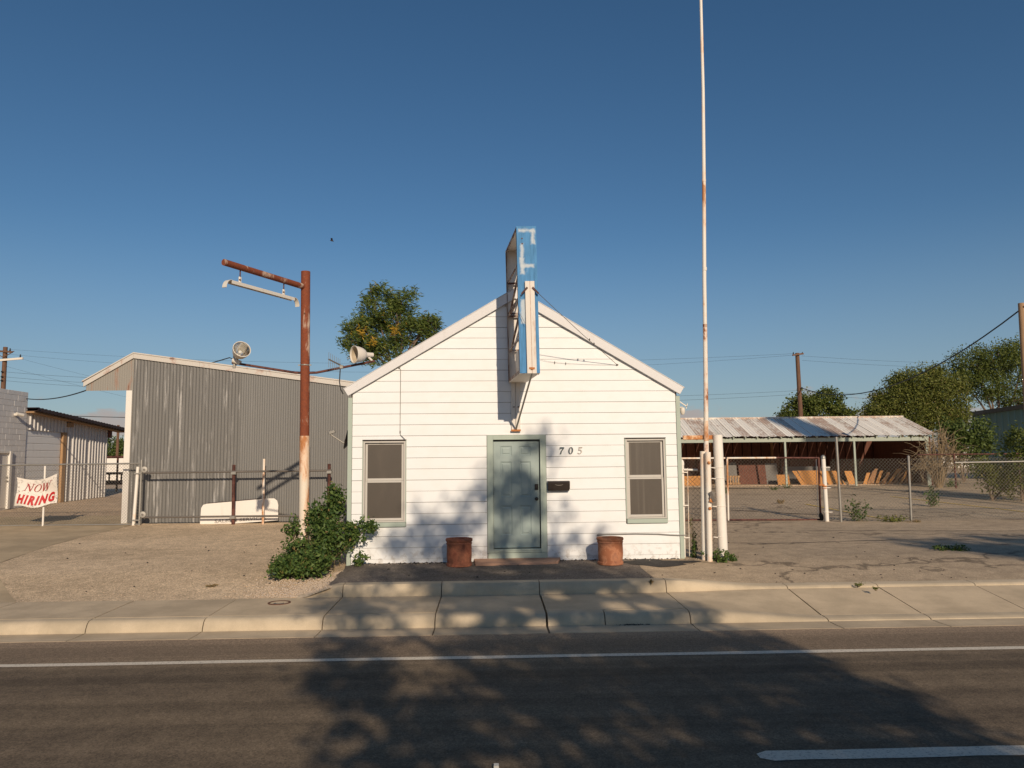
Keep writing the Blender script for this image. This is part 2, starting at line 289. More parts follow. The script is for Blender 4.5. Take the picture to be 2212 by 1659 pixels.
# ------------------------------------------------------------------ mesh helpers
HA = math.atan(.0566)                                                   # the house stands turned by 3.2 degrees
HOUSE = Matrix.Translation((.07, 14.13, 0)) @ Matrix.Rotation(HA, 4, 'Z')
RA = math.atan(.03)                                                     # the road by 1.7
ROAD = Matrix.Rotation(RA, 4, 'Z')
WORLD = Matrix.Identity(4)
OFF = {}
def props(o, label=None, cat=None, group=None, kind=None):
    for k, v in (('label', label), ('category', cat), ('group', group), ('kind', kind)):
        if v: o[k] = v
def thing(name, label, cat, loc=(0, 0, 0), frame=WORLD, group=None, kind=None):
    o = bpy.data.objects.new(name, None); COL.objects.link(o); o.empty_display_size = .2
    o.matrix_world = frame @ Matrix.Translation(loc); OFF[o.name] = Vector(loc); props(o, label, cat, group, kind); return o
class MB:
    def __init__(s): s.v = []; s.f = []
    def add(s, vs, fs):
        b = len(s.v); s.v += [tuple(v) for v in vs]; s.f += [tuple(i + b for i in f) for f in fs]; return s
    def box(s, x0, x1, y0, y1, z0, z1):
        return s.add([(x, y, z) for z in (z0, z1) for y in (y0, y1) for x in (x0, x1)],
                     [(0, 2, 3, 1), (4, 5, 7, 6), (0, 1, 5, 4), (2, 6, 7, 3), (0, 4, 6, 2), (1, 3, 7, 5)])
    def obox(s, c, size, rot):
        h = Vector(size) / 2; m = rot.to_3x3() if hasattr(rot, 'to_3x3') else rot
        vs = [Vector(c) + m @ Vector((x * h.x, y * h.y, z * h.z)) for z in (-1, 1) for y in (-1, 1) for x in (-1, 1)]
        return s.add(vs, [(0, 2, 3, 1), (4, 5, 7, 6), (0, 1, 5, 4), (2, 6, 7, 3), (0, 4, 6, 2), (1, 3, 7, 5)])
    def beam(s, p0, p1, w, h, up=(0, 0, 1)):
        p0, p1 = Vector(p0), Vector(p1); d = (p1 - p0); z = d.normalized(); x = z.cross(Vector(up))
        if x.length < 1e-4: x = z.cross(Vector((1, 0, 0)))
        x.normalize(); y = x.cross(z); m = Matrix((x, y, z)).transposed()
        return s.obox((p0 + p1) / 2, (w, h, d.length), m)
    def tube(s, pts, r, n=8, caps=True):
        pts = [Vector(p) for p in pts]; k = len(pts); rs = r if isinstance(r, (list, tuple)) else [r] * k
        prev = None; vs = []
        for i, p in enumerate(pts):
            d = (pts[min(i + 1, k - 1)] - pts[max(i - 1, 0)]).normalized()
            if prev is None:
                a = d.cross(Vector((0, 0, 1)));  a = a if a.length > 1e-3 else Vector((1, 0, 0))
            else: a = prev - d * prev.dot(d)
            a.normalize(); prev = a; b = d.cross(a)
            vs += [p + (a * math.cos(2 * math.pi * j / n) + b * math.sin(2 * math.pi * j / n)) * rs[i] for j in range(n)]
        fs = [(i * n + j, i * n + (j + 1) % n, (i + 1) * n + (j + 1) % n, (i + 1) * n + j) for i in range(k - 1) for j in range(n)]
        if caps: fs += [tuple(range(n - 1, -1, -1)), tuple((k - 1) * n + j for j in range(n))]
        return s.add(vs, fs)
    def lathe(s, prof, c=(0, 0, 0), n=24, m=None, wob=0):
        vs = []
        for r, z in prof:
            for j in range(n):
                a = 2 * math.pi * j / n; rr = r * (1 + wob * math.sin(3 * a + z * 9) + wob * .6 * math.sin(7 * a - z * 14)); p = Vector((rr * math.cos(a), rr * math.sin(a), z))
                vs.append(Vector(c) + (m @ p if m else p))
        k = len(prof)
        fs = [(i * n + j, i * n + (j + 1) % n, (i + 1) * n + (j + 1) % n, (i + 1) * n + j) for i in range(k - 1) for j in range(n)]
        return s.add(vs, fs)
    def prism(s, poly, fn0, fn1):
        """poly of 2D points, fn0/fn1 map a 2D point to the two end faces"""
        n = len(poly); vs = [fn0(*p) for p in poly] + [fn1(*p) for p in poly]
        return s.add(vs, [tuple(range(n - 1, -1, -1)), tuple(range(n, 2 * n))] + [(i, (i + 1) % n, n + (i + 1) % n, n + i) for i in range(n)])
    def xz(s, poly, y0, y1): return s.prism(poly, lambda a, b: (a, y1, b), lambda a, b: (a, y0, b))
    def build(s, name, mat, parent=None, loc=None, frame=WORLD, bevel=0, smooth=False, label=None, cat=None, group=None, kind=None):
        me = bpy.data.meshes.new(name); off = OFF[parent.name] if parent else Vector(loc or (0, 0, 0))
        me.from_pydata([Vector(v) - off for v in s.v], [], s.f)
        bm = bmesh.new(); bm.from_mesh(me)
        if bevel: bmesh.ops.bevel(bm, geom=bm.edges[:], offset=bevel, segments=1, affect='EDGES', clamp_overlap=True)
        bmesh.ops.recalc_face_normals(bm, faces=bm.faces[:]); bm.to_mesh(me); bm.free()
        o = bpy.data.objects.new(name, me); COL.objects.link(o)
        if parent: o.parent = parent; OFF[o.name] = off
        else: o.matrix_world = frame @ Matrix.Translation(off); OFF[o.name] = off
        if mat: me.materials.append(MT[mat])
        if smooth:
            me.polygons.foreach_set('use_smooth', [True] * len(me.polygons))
            try: me.set_sharp_from_angle(angle=R(40))
            except Exception: pass
        props(o, label, cat, group, kind); return o
def arr_obj(name, V, F, mat, parent=None, loc=(0, 0, 0), frame=WORLD, **kw):
    """big arrays of triangles"""
    off = np.array(OFF[parent.name] if parent else loc); V = np.asarray(V, np.float32) - off; F = np.asarray(F, np.int32)
    me = bpy.data.meshes.new(name); me.vertices.add(len(V)); me.vertices.foreach_set('co', V.ravel())
    k = F.shape[1]; me.loops.add(F.size); me.loops.foreach_set('vertex_index', F.ravel()); me.polygons.add(len(F))
    me.polygons.foreach_set('loop_start', np.arange(0, F.size, k)); me.polygons.foreach_set('loop_total', np.full(len(F), k)); me.update(calc_edges=True); me.validate()
    o = bpy.data.objects.new(name, me); COL.objects.link(o); me.materials.append(MT[mat])
    if parent: o.parent = parent; OFF[o.name] = Vector(off)
    else: o.matrix_world = frame @ Matrix.Translation(loc); OFF[o.name] = Vector(loc)
    props(o, kw.get('label'), kw.get('cat'), kw.get('group'), kw.get('kind')); return o
def copy_tree(o, parent=None):
    c = o.copy(); COL.objects.link(c)
    if parent: c.parent = parent
    OFF[c.name] = OFF[o.name]
    for ch in list(o.children): copy_tree(ch, c)
    return c
def inst(src, name, parent, loc, rz=0):
    """one more piece sharing src's mesh"""
    c = bpy.data.objects.new(name, src.data); COL.objects.link(c); c.parent = parent
    c.location = Vector(loc) - (OFF[parent.name] if parent else Vector()); c.rotation_euler.z = rz; OFF[c.name] = OFF[parent.name]; return c
def text_mesh(body, size, shear=0, bold=0, spacing=1):
    cu = bpy.data.curves.new('t', 'FONT'); cu.body = body; cu.size = size; cu.shear = shear; cu.offset = bold; cu.align_x = 'CENTER'; cu.space_character = spacing; cu.resolution_u = 4
    o = bpy.data.objects.new('t', cu); COL.objects.link(o); bpy.context.view_layer.update()
    me = bpy.data.meshes.new_from_object(o.evaluated_get(bpy.context.evaluated_depsgraph_get())); bpy.data.objects.remove(o); bpy.data.curves.remove(cu)
    vs = [tuple(v.co) for v in me.vertices]; fs = [tuple(p.vertices) for p in me.polygons]; bpy.data.meshes.remove(me); return vs, fs
def solid_text(vs, fs, fn, depth):
    """flat lettering given a thickness: fn maps (x, y, d) to 3D"""
    n = len(vs); V = [fn(x, y, depth) for x, y, _ in vs] + [fn(x, y, 0) for x, y, _ in vs]; cnt = {}
    for f in fs:
        for i in range(len(f)):
            e = (f[i], f[(i + 1) % len(f)]); cnt[e] = 1
    F = list(fs) + [tuple(i + n for i in reversed(f)) for f in fs]
    F += [(a, a + n, b + n, b) for (a, b) in cnt if (b, a) not in cnt]
    return V, F
def letters(vs, fs, fn, depth, mat, parent):
    """every letter a part of its own"""
    par = list(range(len(vs)))
    def find(i):
        while par[i] != i: par[i] = par[par[i]]; i = par[i]
        return i
    for f in fs:
        for i in f[1:]: par[find(i)] = find(f[0])
    grp = {}
    for f in fs: grp.setdefault(find(f[0]), []).append(f)
    for g in sorted(grp.values(), key=lambda g: vs[g[0][0]][0]):
        ids = sorted({i for f in g for i in f}); mp = {i: k for k, i in enumerate(ids)}
        V, F = solid_text([vs[i] for i in ids], [tuple(mp[i] for i in f) for f in g], fn, depth); m = MB(); m.add(V, F); m.build('letter', mat, parent)

# ------------------------------------------------------------------ ground heights (s along the road, t across it)
def lerp(x, xs, ys): return float(np.interp(x, xs, ys))
def sm(x, a, b):
    x = min(1, max(0, (x - a) / (b - a))); return x * x * (3 - 2 * x)
def zg(s, t):
    far = lerp(t, [22, 28, 35, 45, 90, 400], [0, .22, .46, .5, .55, .6])
    l = lerp(t, [12, 12.6, 14, 18, 22, 26, 30, 34], [.17, .20, .32, .40, .46, .68, .76, .81])
    m = lerp(t, [12.1, 14.2, 22], [.345, .385, .42]); r = lerp(t, [12.1, 14, 22], [.24, .375, .42])
    if t > 22: m += far; r += far
    if t > 34: l = max(l, .42 + far)
    a = sm(s, -2.95, -2.3); b = sm(s, 2.0, 3.4)
    return l * (1 - a) + (m * (1 - b) + r * b) * a
def zw(x, y):
    c, n = math.cos(RA), math.sin(RA); return zg(x * c + y * n, -x * n + y * c)
def st(x, y):
    c, n = math.cos(RA), math.sin(RA); return x * c + y * n, -x * n + y * c
def patch(name, left, right, ts, ns, dz, mat, kind='structure', rough=.0, **kw):
    m = MB(); V = []; 
    for t in ts:
        a, b = left(t), right(t)
        for i in range(ns + 1):
            s = a + (b - a) * i / ns; V.append((s, t, zg(s, t) + dz + (random.uniform(-rough, rough))))
    F = [(j * (ns + 1) + i, j * (ns + 1) + i + 1, (j + 1) * (ns + 1) + i + 1, (j + 1) * (ns + 1) + i) for j in range(len(ts) - 1) for i in range(ns)]
    m.add(V, F); return m.build(name, mat, None, (0, 0, 0), ROAD, smooth=True, kind=kind, **kw)
def frange(a, b, n): return [a + (b - a) * i / n for i in range(n + 1)]

# base sheet out to the horizon
m = MB()
ss = [-3000, -800, -300, -120, -60, -40, -30, -24, -20, -16, -12, -9, -7, -5, -4, -3.1, -2.9, -2.75, 0, 2, 2.7, 3.4, 5, 8, 12, 16, 20, 25, 32, 45, 80, 200, 800, 3000]
ts = [-3000, -600, -150, -40, -12, -4, -2.75, -2.6, 9.9, 10.2, 11.9, 12.1, 12.6, 13.2, 14, 16, 18, 20, 22, 24, 26, 28, 30, 32, 34, 37, 40, 45, 60, 90, 150, 300, 700, 3000]
V = []
for t in ts:
    for s in ss:
        z = (.1 if t < -2.7 else -.14) if t < 11.95 else zg(s, t) - .03
        V.append((s, t, z))
n = len(ss); m.add(V, [(j * n + i, j * n + i + 1, (j + 1) * n + i + 1, (j + 1) * n + i) for j in range(len(ts) - 1) for i in range(n - 1)])
m.build('ground', 'dirt', None, (0, 0, 0), ROAD, kind='structure', smooth=True)
# road
m = MB(); xs = frange(-160, 160, 64); tt = [-2.6, 0, 3, 6, 9, 10.03]
m.add([(s, t, 0) for t in tt for s in xs], [(j * 65 + i, j * 65 + i + 1, (j + 1) * 65 + i + 1, (j + 1) * 65 + i) for j in range(5) for i in range(64)])
m.build('road', 'road', None, (0, 0, 0), ROAD, kind='structure')
def strip(name, s0, s1, t0, t1, z, mat, taper=0):
    m = MB(); k = max(2, int((s1 - s0) / .25)) if s1 - s0 < 40 else 200; P = []; Q = []
    for i in range(k + 1):
        s = s0 + (s1 - s0) * i / k; j = random.uniform(-.008, .008); P.append((s, t0 + j)); Q.append((s, t1 + random.uniform(-.008, .008)))
    if taper: P[0] = (P[1][0] - .02 - taper, t0 + .05); Q[0] = (Q[1][0] - .02 - taper, t1 - .05)
    m.add([(a, b, z) for a, b in P + Q], [(i, i + 1, k + 2 + i, k + 1 + i) for i in range(k)])
    return m.build(name, mat, None, (0, 0, 0), ROAD, kind='structure')
strip('edge_line', -100, 100, 8.83, 8.95, .004, 'white_line')
strip('lane_line', 1.84, 5.2, 5.80, 5.98, .004, 'white_line', .07)
strip('lane_line', -9.9, -6.9, 5.80, 5.98, .004, 'white_line', .07)
mk = MB(); mk.xz([(-.02, 0), (.02, 0), (.018, .03), (-.018, .03)], 5.70, 5.75)
mk.build('road_marker', 'ceramic', None, (.17, 0, .0), ROAD, label='small white raised road marker in the dark lane below the door', cat='road marker').location = ROAD @ Vector((.20, .04, .001))

# ------------------------------------------------------------------ pavement: gutter, kerb, slabs, back kerb
JO = [-19, -17.5, -16, -14.5, -13.0, -11.6, -10.1, -8.65, -7.15, -5.40, -3.86, -2.27, -.76, .75, 2.72, 4.62, 6.05, 7.6, 9.1, 10.6, 12.1, 13.6, 15.1, 16.6, 18]
def hk(s): return .15 - .118 * sm(s, 2.75, 4.75)
def zi(s): return .175 + .03 * sm(s, 2.5, 4.5)
def h2(s): return (.178 if s < -3.0 else .178 + .170 * sm(s, -2.95, -2.3)) - .105 * sm(s, 2.6, 4.4)
def section(name, parent, s0, s1, prof, mat, n=6):
    """a piece of pavement cast between two joints; prof(s) gives its (t, z) outline"""
    m = MB(); k = len(prof(s0)); V = []
    for i in range(n + 1):
        s = s0 + (s1 - s0) * i / n; V += [(s, t, z) for t, z in prof(s)]
    F = [(i * k + j, i * k + (j + 1) % k, (i + 1) * k + (j + 1) % k, (i + 1) * k + j) for i in range(n) for j in range(k)]
    F += [tuple(range(k)), tuple(n * k + j for j in range(k - 1, -1, -1))]
    m.add(V, F); return m.build(name, mat, parent, smooth=True)
bed = MB(); bed.box(-40, 40, 10.06, 12.1, -.13, -.02); bed.box(-40, 40, 10.66, 12.1, -.019, .012)
sidewalk = bed.build('sidewalk', 'joint', None, (0, 0, 0), ROAD, kind='structure')
for a, b in zip(JO[:-1], JO[1:]):
    g = .009 if abs(a - .75) > .1 else .02; h = .009; dz = random.uniform(-.004, .004); sk = random.uniform(-.003, .003)
    section('gutter_slab', sidewalk, a + g, b - h, lambda s: [(10.03, .003), (10.25, -.004), (10.465, .0), (10.465, -.1), (10.03, -.1)], 'concrete', 3)
    section('pavement_slab', sidewalk, a + g, b - h, lambda s: [(10.714, hk(s) + .004 + dz), (11.3, (hk(s) + zi(s)) / 2 + .004 + dz), (11.868, zi(s) + sk), (11.868, .015), (10.714, .015)], 'concrete', 8)
kj = sorted(JO + [1.55])                    # the front kerb is cast with one joint more, right of the door
for a, b in zip(kj[:-1], kj[1:]):
    g = .007 if abs(a - .75) > .1 else .022; dz = random.uniform(-.003, .003)
    section('kerb_stone', sidewalk, a + g, b - .007, lambda s: [(10.47, -.02), (10.485, .28 * hk(s)), (10.52, .72 * hk(s)), (10.56, .93 * hk(s)), (10.61, hk(s) + dz), (10.693, hk(s) + .006 + dz), (10.693, -.1), (10.47, -.1)], 'kerb', 8)
for a, b in zip([-2.98] + JO[11:-1], JO[11:]):
    section('back_kerb_stone', sidewalk, a + .006, b - .006, lambda s: [(11.88, zi(s) - .05), (11.885, zi(s) + .25 * (h2(s) - zi(s))), (11.91, zi(s) + .75 * (h2(s) - zi(s))), (11.95, h2(s)), (12.13, h2(s) + .006), (12.13, 0), (11.88, 0)], 'kerb', 8)
cover = thing('manhole_cover', 'round rusty iron access cover set in the pale sidewalk left of the house', 'manhole cover', (-3.47, 11.41, .166))
cz = lambda r: [(r, 0)]
m = MB(); m.lathe([(.165, .0), (.165, .012), (.135, .012), (.135, .0)], (-3.47, 11.41, .168), 28); m.build('rim', 'iron', cover, smooth=True)
m = MB(); m.lathe([(.001, .003), (.06, .006), (.125, .004), (.13, -.02)], (-3.47, 11.41, .166), 24); m.build('lid', 'galv_dark', cover)

# ------------------------------------------------------------------ lots
tl = sorted(set(frange(11.86, 14, 10) + frange(14, 24.5, 14)))
drv = lambda t: lerp(t, [11.8, 14.8, 17.6, 19.7, 24.5], [-7.1, -9.45, -10.0, -10.2, -10.4])
edge = lambda t: -2.62 + .03 * math.sin(t * 7) + lerp(t, [12, 12.5, 13.6], [.14, .02, .0])
patch('gravel_lot', drv, edge, tl, 40, 0, 'gravel', rough=.004)
patch('concrete_driveway', lambda t: -26, lambda t: drv(t) - .004, tl, 12, .004, 'drive')
patch('asphalt_apron', lambda t: edge(t) + .003, lambda t: lerp(t, [12.1, 13.3, 14.3], [2.64, 2.6, 2.75]), frange(12.125, 14.35, 12), 40, .006, 'apron', rough=.004)
patch('asphalt_lot', lambda t: lerp(t, [12.1, 13.3, 14.2, 14.3, 40], [2.647, 2.607, 2.7, 2.7, 2.7]), lambda t: 34, sorted(set(frange(12.125, 16, 10) + frange(16, 40, 24))), 60, .004, 'lot', rough=.003)
for sgn in (0,):
    m = MB(); pts = []
    rim = [(2.9 + .55 * math.cos(a) * (1 + .2 * math.sin(5 * a)), 13.75 + .33 * math.sin(a) * (1 + .25 * math.sin(4 * a + 1))) for a in frange(0, 2 * math.pi, 26)[:-1]]
    rim = [(s * 1.0 + (.9 if s > 3.2 else 0) * (s - 3.2), t) for s, t in rim]
    m.add([(s, t, zg(s, t) + .012) for s, t in rim] + [(3.1, 13.75, zg(3.1, 13.75) + .014)], [(i, (i + 1) % 26, 26) for i in range(26)])
    m.build('tar_patch', 'tar', None, (0, 0, 0), ROAD, kind='structure')
def yellow(x0, y0, x1, y1):
    m = MB(); k = 10; d = Vector((x1 - x0, y1 - y0, 0)).normalized(); nrm = Vector((-d.y, d.x, 0)) * .055; V = []
    for i in range(k + 1):
        x = x0 + (x1 - x0) * i / k; y = y0 + (y1 - y0) * i / k
        for q in (-1, 1): V.append((x + nrm.x * q, y + nrm.y * q, zw(x + nrm.x * q, y + nrm.y * q) + .018))
    m.add(V, [(2 * i, 2 * i + 1, 2 * i + 3, 2 * i + 2) for i in range(k)]); m.build('parking_line', 'yellow_line', kind='structure')
def dark_strip(pts, w):  # long thin dark strip laid across the lot
    m = MB(); V = []; P = []
    for (x0, y0), (x1, y1) in zip(pts[:-1], pts[1:]):
        for k in range(14): P.append((x0 + (x1 - x0) * k / 14, y0 + (y1 - y0) * k / 14))
    for x, y in P:
        q = w * random.uniform(.4, 1.3); o = random.uniform(-.05, .05)
        for d in (-q, q): V.append((x, y + o + d, zw(x, y + o + d) + .014))
    m.add(V, [(2 * i, 2 * i + 1, 2 * i + 3, 2 * i + 2) for i in range(len(P) - 1)]); m.build('dark_lot_line', 'tar', kind='structure')
dark_strip([(6.0, 34.2), (14.9, 33.8), (16.4, 31.3), (18.2, 28.7), (22, 27.2)], .13); dark_strip([(6.2, 25.6), (8.3, 24.0), (10.6, 22.6)], .06); dark_strip([(7, 19.0), (11, 18.6), (16, 17.9)], .025); dark_strip([(5.2, 16.4), (8.5, 16.9), (13, 16.6)], .02)
yellow(14.5, 29.3, 16.2, 21.8); yellow(18.5, 30.2, 19.6, 25.5); yellow(10.2, 26.6, 10.75, 21.6)

# ------------------------------------------------------------------ the white house
house = thing('white_house', 'small white clapboard gabled building with grey green door between two windows', 'building', (0, 0, .38), HOUSE)
def roof_z(u): return 5.47 - .597 * abs(u)          # top line of the barge boards
def clip_u(z): return max(0, (5.47 - .15 - z) / .597)
OPEN = [(-2.845, -2.037, 1.037, 2.632), (-.555, .555, .20, 2.705), (2.030, 2.820, 1.037, 2.632)]
m = MB()                                            # sheathing, its dark colour drawing the lap shadow between boards; sides and back
zb = .30; ez = roof_z(3.05) - .16
m.add([(-3.05, 0, 2.70), (3.05, 0, 2.70), (3.05, 0, ez), (0, 0, 5.30), (-3.05, 0, ez)], [(0, 1, 2, 3, 4)])
us = [-3.05, -2.815, -2.065, -.53, .53, 2.06, 2.80, 3.05]
for i in range(7):
    a, b = us[i], us[i + 1]
    if i in (1, 5): m.add([(a, 0, zb), (b, 0, zb), (b, 0, 1.06), (a, 0, 1.06)], [(0, 1, 2, 3)]); m.add([(a, 0, 2.6), (b, 0, 2.6), (b, 0, 2.7), (a, 0, 2.7)], [(0, 1, 2, 3)])
    elif i == 3: m.add([(a, 0, 2.68), (b, 0, 2.68), (b, 0, 2.7), (a, 0, 2.7)], [(0, 1, 2, 3)])
    else: m.add([(a, 0, zb), (b, 0, zb), (b, 0, 2.7), (a, 0, 2.7)], [(0, 1, 2, 3)])
m.build('front_sheathing', 'sheath', house)
m = MB(); poly = [(-3.06, zb), (3.06, zb), (3.06, ez), (0, 5.30), (-3.06, ez)]
V = [(a, .002, b) for a, b in poly] + [(a, 9.5, b) for a, b in poly]
m.add(V, [(5, 6, 7, 8, 9), (0, 4, 9, 5), (1, 6, 7, 2)]); m.build('wall', 'whitepaint', house)
LINES = [.254 + .2035 * k for k in range(0, 26)]
for k, z0 in enumerate(LINES):
    z1 = z0 + .2035
    if z0 > 5.2: break
    lo = max(z0, .33) if k == 0 else z0
    pcs = [(-3.03, 3.03, lo + .0065, z1)]
    for (oa, ob, oc, od) in OPEN:                   # cut the course round a door or window
        new = []
        for (a, b, c, d) in pcs:
            if ob <= a or oa >= b or od <= c + .004 or oc >= d - .004: new.append((a, b, c, d)); continue
            new += [(a, oa, c, d), (ob, b, c, d)]
            if oc > c + .012: new.append((oa, ob, c, oc))
            if od < d - .012: new.append((oa, ob, od, d))
        pcs = [q for q in new if q[1] - q[0] > .02]
    for (a, b, c, d) in pcs:
        c0, c1 = clip_u(c), clip_u(d)
        def cut(u, k): return max(-k, min(k, u))
        p = [(cut(a, c0), c), (cut(b, c0), c), (cut(b, c1), d), (cut(a, c1), d)]
        if max(q[0] for q in p) - min(q[0] for q in p) < .03: continue
        jit = random.uniform(-.0015, .0015)
        p = [(u, z + jit) for u, z in p]
        th = lambda z: .021 - .009 * (z - z0) / .2035
        m = MB(); m.prism(p, lambda u, z: (u, -.001, z), lambda u, z: (u, -th(z), z)); m.build('siding_board', 'siding', house)
for sx in (-1, 1):
    m = MB(); m.box(min(sx * 3.035, sx * 3.112), max(sx * 3.035, sx * 3.112), -.034, .06, .33, roof_z(3.08) - .22); m.build('corner_trim', 'green', house, bevel=.003)
    # barge board: 0.15 proud of the wall, cut square at the eave
    tip = Vector((sx * 3.185, roof_z(3.185))); d = Vector((-.513 * sx, -.858)).normalized() * .155
    p = [(tip.x, tip.y), (tip.x + d.x * .0 - sx * -.0 + (-sx * .078), tip.y - .125), (0, roof_z(0) - .19), (0, roof_z(0))]
    m = MB(); m.xz(p, -.085, -.03); m.build('barge_board', 'fascia', house, bevel=.002)
    p = [(sx * 3.20, roof_z(3.20) + .003), (sx * 3.198, roof_z(3.198) + .013), (sx * .001, roof_z(0) + .013), (sx * .001, roof_z(0) + .003)]
    m = MB(); m.xz(p, -.092, 9.7); m.build('roof', 'fascia', house)
    p = [(sx * 3.16, roof_z(3.16) - .02), (sx * 3.10, roof_z(3.1) - .12), (sx * .05, roof_z(0) - .17), (sx * .05, roof_z(0) - .07)]
    m = MB(); m.xz(p, -.028, 9.6); m.build('soffit', 'fascia', house)
# door
door = MB(); v0 = .035
SX = [(-.43, -.30), (-.085, .055), (.27, .425)]; SZ = [(.625, .85), (1.395, 1.552), (2.205, 2.315), (2.497, 2.587)]
door.box(-.43, .425, v0 + .012, v0 + .045, .625, 2.587)
for a, b in SX: door.box(a, b, v0, v0 + .0119, .625, 2.587)
for i in range(2):
    a, b = SX[i][1] + .0005, SX[i + 1][0] - .0005
    for c, d in SZ: door.box(a, b, v0 + .0003, v0 + .0119, c, d)
dr = door.build('door', 'door', house)
for i in range(2):
    a, b = SX[i][1] + .001, SX[i + 1][0] - .001
    for j in range(3):
        c, d = SZ[j][1] + .001, SZ[j + 1][0] - .001
        m = MB(); rings = [(0, v0 + .001), (.018, v0 + .011), (.03, v0 + .011), (.05, v0 + .003)]
        V = []
        for q, y in rings: V += [(a + q, y, c + q), (b - q, y, c + q), (b - q, y, d - q), (a + q, y, d - q)]
        F = [(r * 4 + e, r * 4 + (e + 1) % 4, r * 4 + 4 + (e + 1) % 4, r * 4 + 4 + e) for r in range(3) for e in range(4)] + [(12, 13, 14, 15)]
        m.add(V, F); m.build('door_panel', 'door', dr)
m = MB(); m.box(.335, .402, v0 - .03, v0, 1.68, 1.785); m.box(.35, .387, v0 - .042, v0 - .03, 1.70, 1.735); m.build('deadbolt', 'blackm', dr, bevel=.004)
m = MB(); mm = Matrix.Rotation(R(90), 3, 'X'); m.lathe([(.001, .062), (.02, .06), (.031, .045), (.028, .03), (.012, .022), (.012, .008), (.033, .006), (.033, 0)], (.369, v0, 1.513), 20, mm); m.build('door_knob', 'blackm', dr, smooth=True)
# casing, jamb and threshold
for nm, bx in (('door_casing', (-.548, -.437, -.048, -.001, .545, 2.70)), ('door_casing', (.437, .548, -.048, -.001, .545, 2.70)), ('door_casing', (-.4365, .4365, -.047, -.001, 2.612, 2.699)),
               ('door_jamb', (-.455, -.433, .0, .08, .6, 2.62)), ('door_jamb', (.433, .455, .0, .08, .6, 2.62)), ('door_jamb', (-.4325, .4325, .0, .08, 2.600, 2.625)),
               ('threshold', (-.4365, .4365, -.05, .07, .575, .610)), ('kick_board', (-.54, .55, -.040, .0, .43, .540)), ('door_casing', (-.4365, .4365, -.044, .0, .5455, .5745))):
    m = MB(); m.box(*bx); m.build(nm, 'green' if nm != 'door_jamb' else 'blackm', house, bevel=.003)
# windows
def window(u0, u1, zs, zt, zm, scr, lab):
    w = MB()                                         # outer frame
    w.box(u0, u0 + .03, -.03, .06, zs, zt); w.box(u1 - .03, u1, -.03, .06, zs, zt); w.box(u0 + .0301, u1 - .0301, -.029, .06, zt - .03, zt); w.box(u0 + .0301, u1 - .0301, -.029, .06, zs, zs + .025)
    fr = w.build('window', 'alum', house, bevel=.002, label=lab)
    a, b = u0 + .034, u1 - .034
    for nm, c, d, y in (('lower_sash', zs + .028, zm, .006), ('upper_sash', zm + .002, zt - .033, .02)):
        s = MB(); s.box(a, a + .04, y, y + .025, c, d); s.box(b - .04, b, y, y + .025, c, d); s.box(a + .0401, b - .0401, y + .001, y + .025, c, c + .045); s.box(a + .0401, b - .0401, y + .001, y + .025, d - .032, d)
        sa = s.build(nm, 'alum', fr, bevel=.003)
        g = MB(); g.box(a + .037, b - .037, y + .012, y + .018, c + .04, d - .03); g.build('window_screen', scr, fr)
    m = MB(); m.box(u0 - .002, u1 + .012, -.05, .03, zs - .085, zs - .004); m.build('window_sill', 'green', house, bevel=.006)
    for p, q in ((u0 - .017, u0 - .002), (u1 + .002, u1 + .017)):
        m = MB(); m.box(p, q, -.036, .02, zs, zt + .012); m.build('window_trim', 'green', house)
    m = MB(); m.box(u0 - .017, u1 + .017, -.045, .02, zt + .0125, zt + .024); m.build('window_drip', 'blackm', house)
window(-2.825, -2.055, 1.125, 2.605, 1.875, 'screen', 'window with plain brown screens, left of the door')
window(2.050, 2.80, 1.125, 2.605, 1.885, 'screen2', 'window with pale curtain behind brown screens, right of the door')
# house number: three old-style figures
def figure(name, polys, u, z, h, mat, lean=0):
    m = MB()
    for P in polys:
        m.xz([(u + (a + lean * b) * h, z + b * h) for a, b in P], -.034, -.0235)
    return m
def arc(cx, cy, r0, r1, ry0, ry1, a0, a1, n=14):
    o = [(cx + r1 * math.cos(R(a)), cy + ry1 * math.sin(R(a))) for a in frange(a0, a1, n)]; i = [(cx + r0 * math.cos(R(a)), cy + ry0 * math.sin(R(a))) for a in frange(a0, a1, n)]
    return [[o[k], o[k + 1], i[k + 1], i[k]] for k in range(n)]
seven = [[(0, .8), (.62, .8), (.62, 1), (0, 1)], [(0, .66), (.09, .66), (.09, .7995), (0, .7995)], [(.42, .7995), (.62, .7995), (.36, .4), (.30, 0), (.08, 0), (.18, .42)]]
zero = arc(.32, .5, .15, .34, .40, .5, 0, 360, 24)
five = [[(.12, .86), (.58, .86), (.62, 1), (.08, 1)], [(.08, .52), (.19, .52), (.21, .8595), (.12, .8595)]] + arc(.27, .32, .19, .33, .22, .32, 125, -150, 20)
num = thing('house_number', 'house number 705 in separate slate figures on white boards right of door', 'house number', (1.0, -.02, 2.33), HOUSE)
for nm, P, u, mt in (('figure', seven, .795, 'navy'), ('figure', zero, .965, 'navy'), ('figure', five, 1.14, 'palenum')):
    o = figure(nm, P, u, 2.332, .132, mt, .12).build(nm, mt, num)
    if mt == 'palenum': o['label'] = 'paler worn figure 5'
